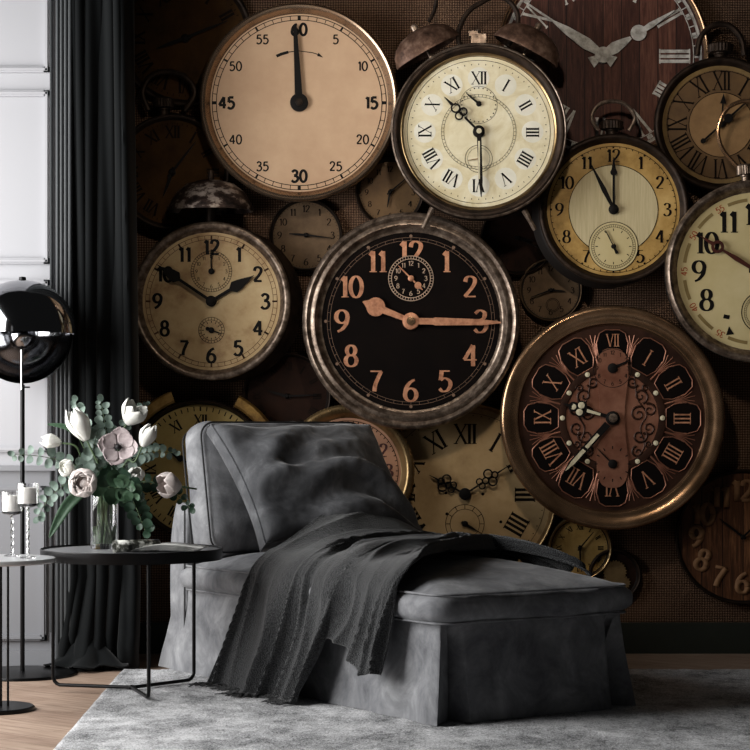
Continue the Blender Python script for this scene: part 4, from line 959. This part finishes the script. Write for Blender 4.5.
# vase and bouquet
VD = 7.0; VP = Vector(((104.5-CX)*VD/F, VD-CD, TZ+.005))
v = empty('vase', VP, 'clear glass cylinder vase of white flowers on the tray table', 'vase')
MB().lathe([(0, 0), (.047, 0), (.049, .004), (.048, .195), (.046, .197), (.0445, .195), (.0445, .016), (.042, .012), (0, .012)], 56).build('glass_body', 'glass', v)
MB().lathe([(0, .0125), (.042, .0125), (.0442, .017), (.0442, .08), (0, .08)], 56).build('water', glass('water', '#eef5f0'), v)
mouth = VP+Vector((0, 0, .19))
def stempath(target, k, lead=None):
    a = k*2.4; foot = VP+Vector((.026*math.cos(a), .026*math.sin(a), .02)); mo = mouth+Vector((.02*math.cos(a+PI), .02*math.sin(a+PI), 0))
    mid = mo+(target-mo)*.5+Vector((0, 0, .03))
    return smooth_path([foot, mo, mid]+([lead] if lead is not None else [])+[target], 7)
def basis(d):
    d = Vector(d).normalized(); a = d.cross(Vector((0, 1, 0))); a = a.normalized() if a.length > .1 else Vector((1, 0, 0)); return d, a, d.cross(a)
def petalcup(base, d, L, R, n=6, open_=0.0, seed=0, layers=2, wid=.62):
    m = MB(); d, a, b = basis(d); random.seed(seed)
    for k in range(n*layers if layers > 2 else n):
        lay = k % layers; ph = 2*PI*k/n*(1 if layers <= 2 else 1)+random.uniform(-.1, .1)+lay*.3; Rk = R*(1-.13*lay); Lk = L*(1-.04*lay)*random.uniform(.93, 1.03)
        rows = []
        for i in range(15):
            s = i/14; r = Rk*(math.sin(PI*min(.06+.62*s, 1))**.75+open_*s*s*1.2)
            if s > .6: r -= Rk*max(0, .45-open_)*(s-.6)*2.3
            w = wid*PI/2*math.sin(PI*min(.12+.86*s, .995))**.6*(1.25-.35*s)
            row = []
            for j in range(9):
                tt = (j-4)/4; an = ph+tt*w; rr = r*(1-.05*tt*tt+.04*math.sin(tt*5+k))
                row.append(base+d*(s*Lk-.06*Lk*tt*tt*s)+(a*math.cos(an)+b*math.sin(an))*rr)
            rows.append(row)
        m.grid(rows)
    return m
def flower(name, label, cat, px, py, D, d, L, R, mat='petal', k=0, n=6, open_=0., layers=2, grp=None, lead=None, wid=.62):
    head = P(px, py, D); d = Vector(d).normalized(); base = head-d*L*.5
    root = empty(name, base, label, cat, grp); inv = lambda mb: mb
    m = petalcup(Vector((0, 0, 0)), d, L, R, n, open_, k, layers, wid); o = m.build('petals', mat, root, ang=80, fix=False)
    s = o.modifiers.new('thickness', 'SOLIDIFY'); s.thickness = .0007
    pts = [p-base for p in stempath(base, k, (base-d*L*.7))]
    MB().tube(pts, .0032, 8).build('stem', 'stem', root)
    return root, base, d
flower('tulip', 'large upright white tulip standing highest on the left of the bouquet', 'flower', 79, 424, 6.93, (-.42, -.1, .9), .125, .042, k=1, grp=None)
flower('tulip', 'small white tulip bud leaning out to the left of the bouquet', 'flower', 51, 441, 6.95, (-.95, -.1, .2), .072, .027, k=2)
flower('tulip', 'open white tulip at the top right of the bouquet', 'flower', 133, 414, 7.02, (.5, -.3, .75), .085, .043, k=3, open_=.25)
flower('tulip', 'closed white tulip pointing up and right beside the black curtain', 'flower', 148, 435, 6.93, (.45, -.2, .85), .09, .032, k=4)
flower('tulip', 'small round white tulip at the middle left of the bouquet', 'flower', 67, 468, 6.88, (-.6, -.7, .3), .06, .033, k=5)
flower('tulip', 'small white tulip to the lower right of the mauve anemone', 'flower', 136, 475, 6.88, (.2, -.7, .45), .06, .031, k=6)
flower('tulip', 'big blush tulip leaning far right toward the chaise', 'flower', 169, 485, 6.86, (-.55, -.45, .1), .09, .045, 'petalp', k=7, open_=.1, lead=None)
flower('ranunculus', 'full blush white ranunculus low in the front of the bouquet', 'flower', 83, 483, 6.82, (-.1, -.95, .15), .05, .05, 'petalp', k=8, n=10, layers=4, open_=.1)
MB().lathe([(0, .03), (.014, .026), (.024, .012), (.024, -.01), (0, -.02)], 20, mat=Matrix.Rotation(PI/2, 4, 'X')).build('heart', 'petalp', bpy.data.objects['ranunculus'])
r_, b_, d_ = flower('anemone', 'mauve grey anemone with a black centre in the middle of the bouquet', 'flower', 118, 447, 6.84, (.05, -.9, .3), .02, .045, 'anem', k=9, n=8, open_=.55, wid=.5)
MB().lathe([(0, .008), (.007, .006), (.010, 0), (.008, -.006), (0, -.008)], 20).build('centre', 'stamen', r_).location = d_*.012
m = MB()
for i in range(40):
    a = i*2.4; d, aa, bb = basis(d_); q = d*.012+(aa*math.cos(a)+bb*math.sin(a))*(.011+.004*(i % 3)/2)
    m.tube([d*.006, q], .0006, 4); m.lathe([(0, .0016), (.0016, 0), (0, -.0016)], 6, mat=Matrix.Translation(q))
m.build('stamens', 'stamen', r_)
# foliage sprigs
def sprig(label, pix, k, mat='euc', size=.022, every=2, name='eucalyptus_sprig', cat='foliage'):
    pts = [mouth]+[P(x, y, D) for x, y, D in pix]
    random.seed(100+k); a0 = k*1.7
    path = smooth_path([VP+Vector((.024*math.cos(a0), .024*math.sin(a0), .02)), mouth+Vector((.02*math.cos(a0), .02*math.sin(a0), 0))]+pts[1:], 8)
    root = empty(name, pts[-1], label, cat, None); o = pts[-1]
    MB().tube([p-o for p in path], [.0025*(1-.6*i/len(path)) for i in range(len(path))], 6).build('stem', 'stem', root)
    m = MB(); start = 12
    for i in range(start, len(path), every):
        p = path[i]-o; tdir = (path[min(i+1, len(path)-1)]-path[i-1]).normalized(); f = (i-start)/(len(path)-start)
        for sgn in (-1, 1):
            side = tdir.cross(Vector((random.uniform(-.5, .5), -1, random.uniform(-.5, .5)))).normalized()*sgn
            if i == len(path)-1 and sgn == 1: side = tdir
            r = size*(1-.45*f)*random.uniform(.75, 1.15); nn = (Vector((random.uniform(-.6, .6), -1, random.uniform(-.6, .6)))); nn = (nn-side*nn.dot(side)).normalized()
            w = side.cross(nn); c0 = p+side*r*1.05
            rings = [[c0+(side*math.cos(2*PI*q/12)*r*rr+w*math.sin(2*PI*q/12)*r*.88*rr)+nn*(.18*r*rr*rr*(1+math.cos(4*PI*q/12))) for q in range(12)] for rr in (.03, .5, 1)]
            m.grid(rings, cv=True); m.tube([p, p+side*r*.3], .0008, 4)
    m.build('leaves', mat, root, ang=80, fix=False)
sprig('eucalyptus sprig rising above the large upright tulip', [(98, 460, 7.02), (84, 425, 7.02), (76, 402, 7.02)], 1)
sprig('tallest eucalyptus sprig rising at the top middle of the bouquet', [(108, 450, 7.05), (105, 425, 7.05), (101, 402, 7.05)], 2)
sprig('pale eucalyptus sprig behind the open tulip at the top right', [(112, 455, 7.06), (125, 425, 7.06), (146, 405, 7.06)], 3, 'euc', .018)
sprig('long eucalyptus sprig reaching out to the far left over the candlesticks', [(85, 470, 6.98), (50, 458, 6.96), (15, 454, 6.94)], 4, 'euc', .024)
sprig('pale fine sprig reaching right toward the chaise back', [(130, 462, 6.98), (150, 452, 6.98), (174, 453, 6.97)], 5, 'euc', .02)
sprig('dark green sprig hanging down on the right over the tray', [(125, 485, 6.86), (135, 505, 6.82), (145, 530, 6.80)], 6, 'eucd', .028)
sprig('dark leafed sprig drooping below the blush tulip', [(140, 482, 6.94), (170, 490, 6.9), (190, 508, 6.88)], 7, 'eucd', .02)
sprig('faint eucalyptus sprig drooping at the lower left above the tray', [(80, 478, 6.95), (52, 495, 6.94), (38, 517, 6.93)], 8, 'euc', .022)
sprig('mid green sprig filling the centre under the anemone', [(110, 486, 6.88), (112, 478, 6.87), (118, 473, 6.87)], 9, 'eucd', .03)
sprig('mid green sprig filling the front right below the small tulip', [(115, 488, 6.84), (126, 488, 6.81), (134, 494, 6.80)], 10, 'leaf', .03)
sprig('grey green sprig between the large tulip and the anemone', [(96, 465, 6.96), (94, 447, 6.95), (99, 428, 6.95)], 11, 'euc', .024)
def blade(label, a, b, c_, w, k, mat='leaf'):
    A, B, C_ = (P(*q) for q in (a, b, c_)); o = A; path = smooth_path([A, B, C_], 10); root = empty('tulip_leaf', o, label, 'leaf')
    rows = []
    for i, p in enumerate(path):
        t = i/(len(path)-1); ww = w*math.sin(PI*min(.1+.9*t, 1))**.8; tt = (path[min(i+1, len(path)-1)]-path[max(i-1, 0)]).normalized()
        n_ = tt.cross(Vector((0, -1, .1))).normalized()
        rows.append([p-o+n_*ww*s_+Vector((0, 1, 0))*abs(s_)*-ww*.5 for s_ in (-1, -.5, 0, .5, 1)])
    m = MB().grid(rows).build('blade', mat, root, ang=80, fix=False); s = m.modifiers.new('thickness', 'SOLIDIFY'); s.thickness = .001
    MB().tube([p-o for p in smooth_path([VP+Vector((0.01*k, 0, .02)), mouth, A], 5)], .002, 6).build('stem', 'stem', root)
blade('long pointed green leaf hanging down left of the vase', (88, 488, 6.86), (68, 505, 6.84), (49, 538, 6.84), .02, 1)
blade('bright pointed leaf sticking out left beside the large upright tulip', (78, 436, 6.97), (66, 427, 6.97), (47, 424, 6.97), .009, -1)

# ------------------------------------------------------------------ floor lamp
LD = 7.51; LP = Vector(((22.5-CX)*LD/F, LD-CD, 0)); lz = CH-(334-HY)*LD/F
l = empty('floor_lamp', LP, 'black stemmed floor lamp with a smoked chrome globe shade', 'floor lamp')
MB().lathe([(0, .016), (.18, .015), (.198, .011), (.2, .006), (.2, 0), (0, 0)], 90).build('base', 'black', l)
MB().tube([(0, 0, .014), (0, 0, lz-.19)], .0085, 14).build('pole', 'black', l)
MB().tube([(0, -.012, lz-.21), (0, -.012, lz-.06)], .006, 14).build('switch_rod', 'steel', l)
def shell(R, t0, t1, p0, p1, th=.003):
    m = MB(); nu, nv = 40, 60
    for rr in (R, R-th):
        m.grid([[(rr*math.cos(t)*math.cos(p), rr*math.cos(t)*math.sin(p), lz+rr*math.sin(t)) for p in [p0+(p1-p0)*j/nv for j in range(nv+1)]] for t in [t0+(t1-t0)*i/nu for i in range(nu+1)]])
    return m
shell(.203, 0, PI/2, -PI, PI).build('upper_shade', 'chrome', l, ang=60)
shell(.186, -PI/2, -.0, -PI*.04, PI*1.04).build('lower_shade', 'chrome', l, ang=60)
MB().lathe([(0, -.05), (.03, -.048), (.048, -.03), (.054, 0), (.05, .02), (.03, .05), (0, .05)], 48, mat=Matrix.Translation((0, -.01, lz))).build('socket', 'chrome', l)
MB().lathe([(0, .012), (.012, .01), (.014, 0), (.014, -.006), (0, -.006)], 24, mat=Matrix.Translation((0, 0, lz+.204))).build('finial', 'black', l)
MB().tube([(0, -.012, lz-.2), (.03, -.012, lz-.2)], .003, 8).build('switch', 'black', l)

# ------------------------------------------------------------------ light
def area(name, loc, rot, sx, sy, e, col=(1, 1, 1), spread=None):
    d = bpy.data.lights.new(name, 'AREA'); d.shape = 'RECTANGLE'; d.size = sx; d.size_y = sy; d.energy = e; d.color = col
    if spread: d.spread = spread
    o = bpy.data.objects.new(name, d); COL.objects.link(o); o.location = loc; o.rotation_euler = rot; return o
area('window_daylight', (XL+.05, (y0+y1)/2, (z0+z1)/2), (0, math.radians(-90), 0), z1-z0, y1-y0, 190, (1, .99, .975))
area('added_reflection_light', (XL+.05, -6.7, (z0+z1)/2), (0, math.radians(-90), 0), z1-z0, 1.5, 4, (1, .99, .975))  # weak light added so the chrome lamp and bezels have something to reflect
sp = bpy.data.lights.new('added_wall_spot', 'SPOT'); sp.energy = 95; sp.spot_size = math.radians(66); sp.spot_blend = .9; sp.shadow_soft_size = .12; sp.color = (1, .86, .7)  # warm spot added to brighten the clock wall, no fixture there
so = bpy.data.objects.new('added_wall_spot', sp); COL.objects.link(so); so.location = (.2, -2.9, 2.95)
so.rotation_euler = (Vector((.42, 0, 1.75))-so.location).to_track_quat('-Z', 'Y').to_euler()
w = bpy.data.worlds.new('room'); sc.world = w; w.use_nodes = True
w.node_tree.nodes['Background'].inputs['Color'].default_value = (1, 1, 1, 1); w.node_tree.nodes['Background'].inputs['Strength'].default_value = .012

# ------------------------------------------------------------------ camera
cd = bpy.data.cameras.new('camera'); cam = bpy.data.objects.new('camera', cd); COL.objects.link(cam)
cam.location = (0, -CD, CH); cam.rotation_euler = (PI/2, 0, 0); cd.sensor_width = 36; cd.lens = F/750*36; cd.shift_y = (HY-375)/750; cd.clip_end = 50
sc.camera = cam
vs = sc.view_settings; vs.view_transform = 'Standard'; vs.look = 'None'; vs.gamma = 1; vs.use_curve_mapping = False; vs.exposure = 0.0
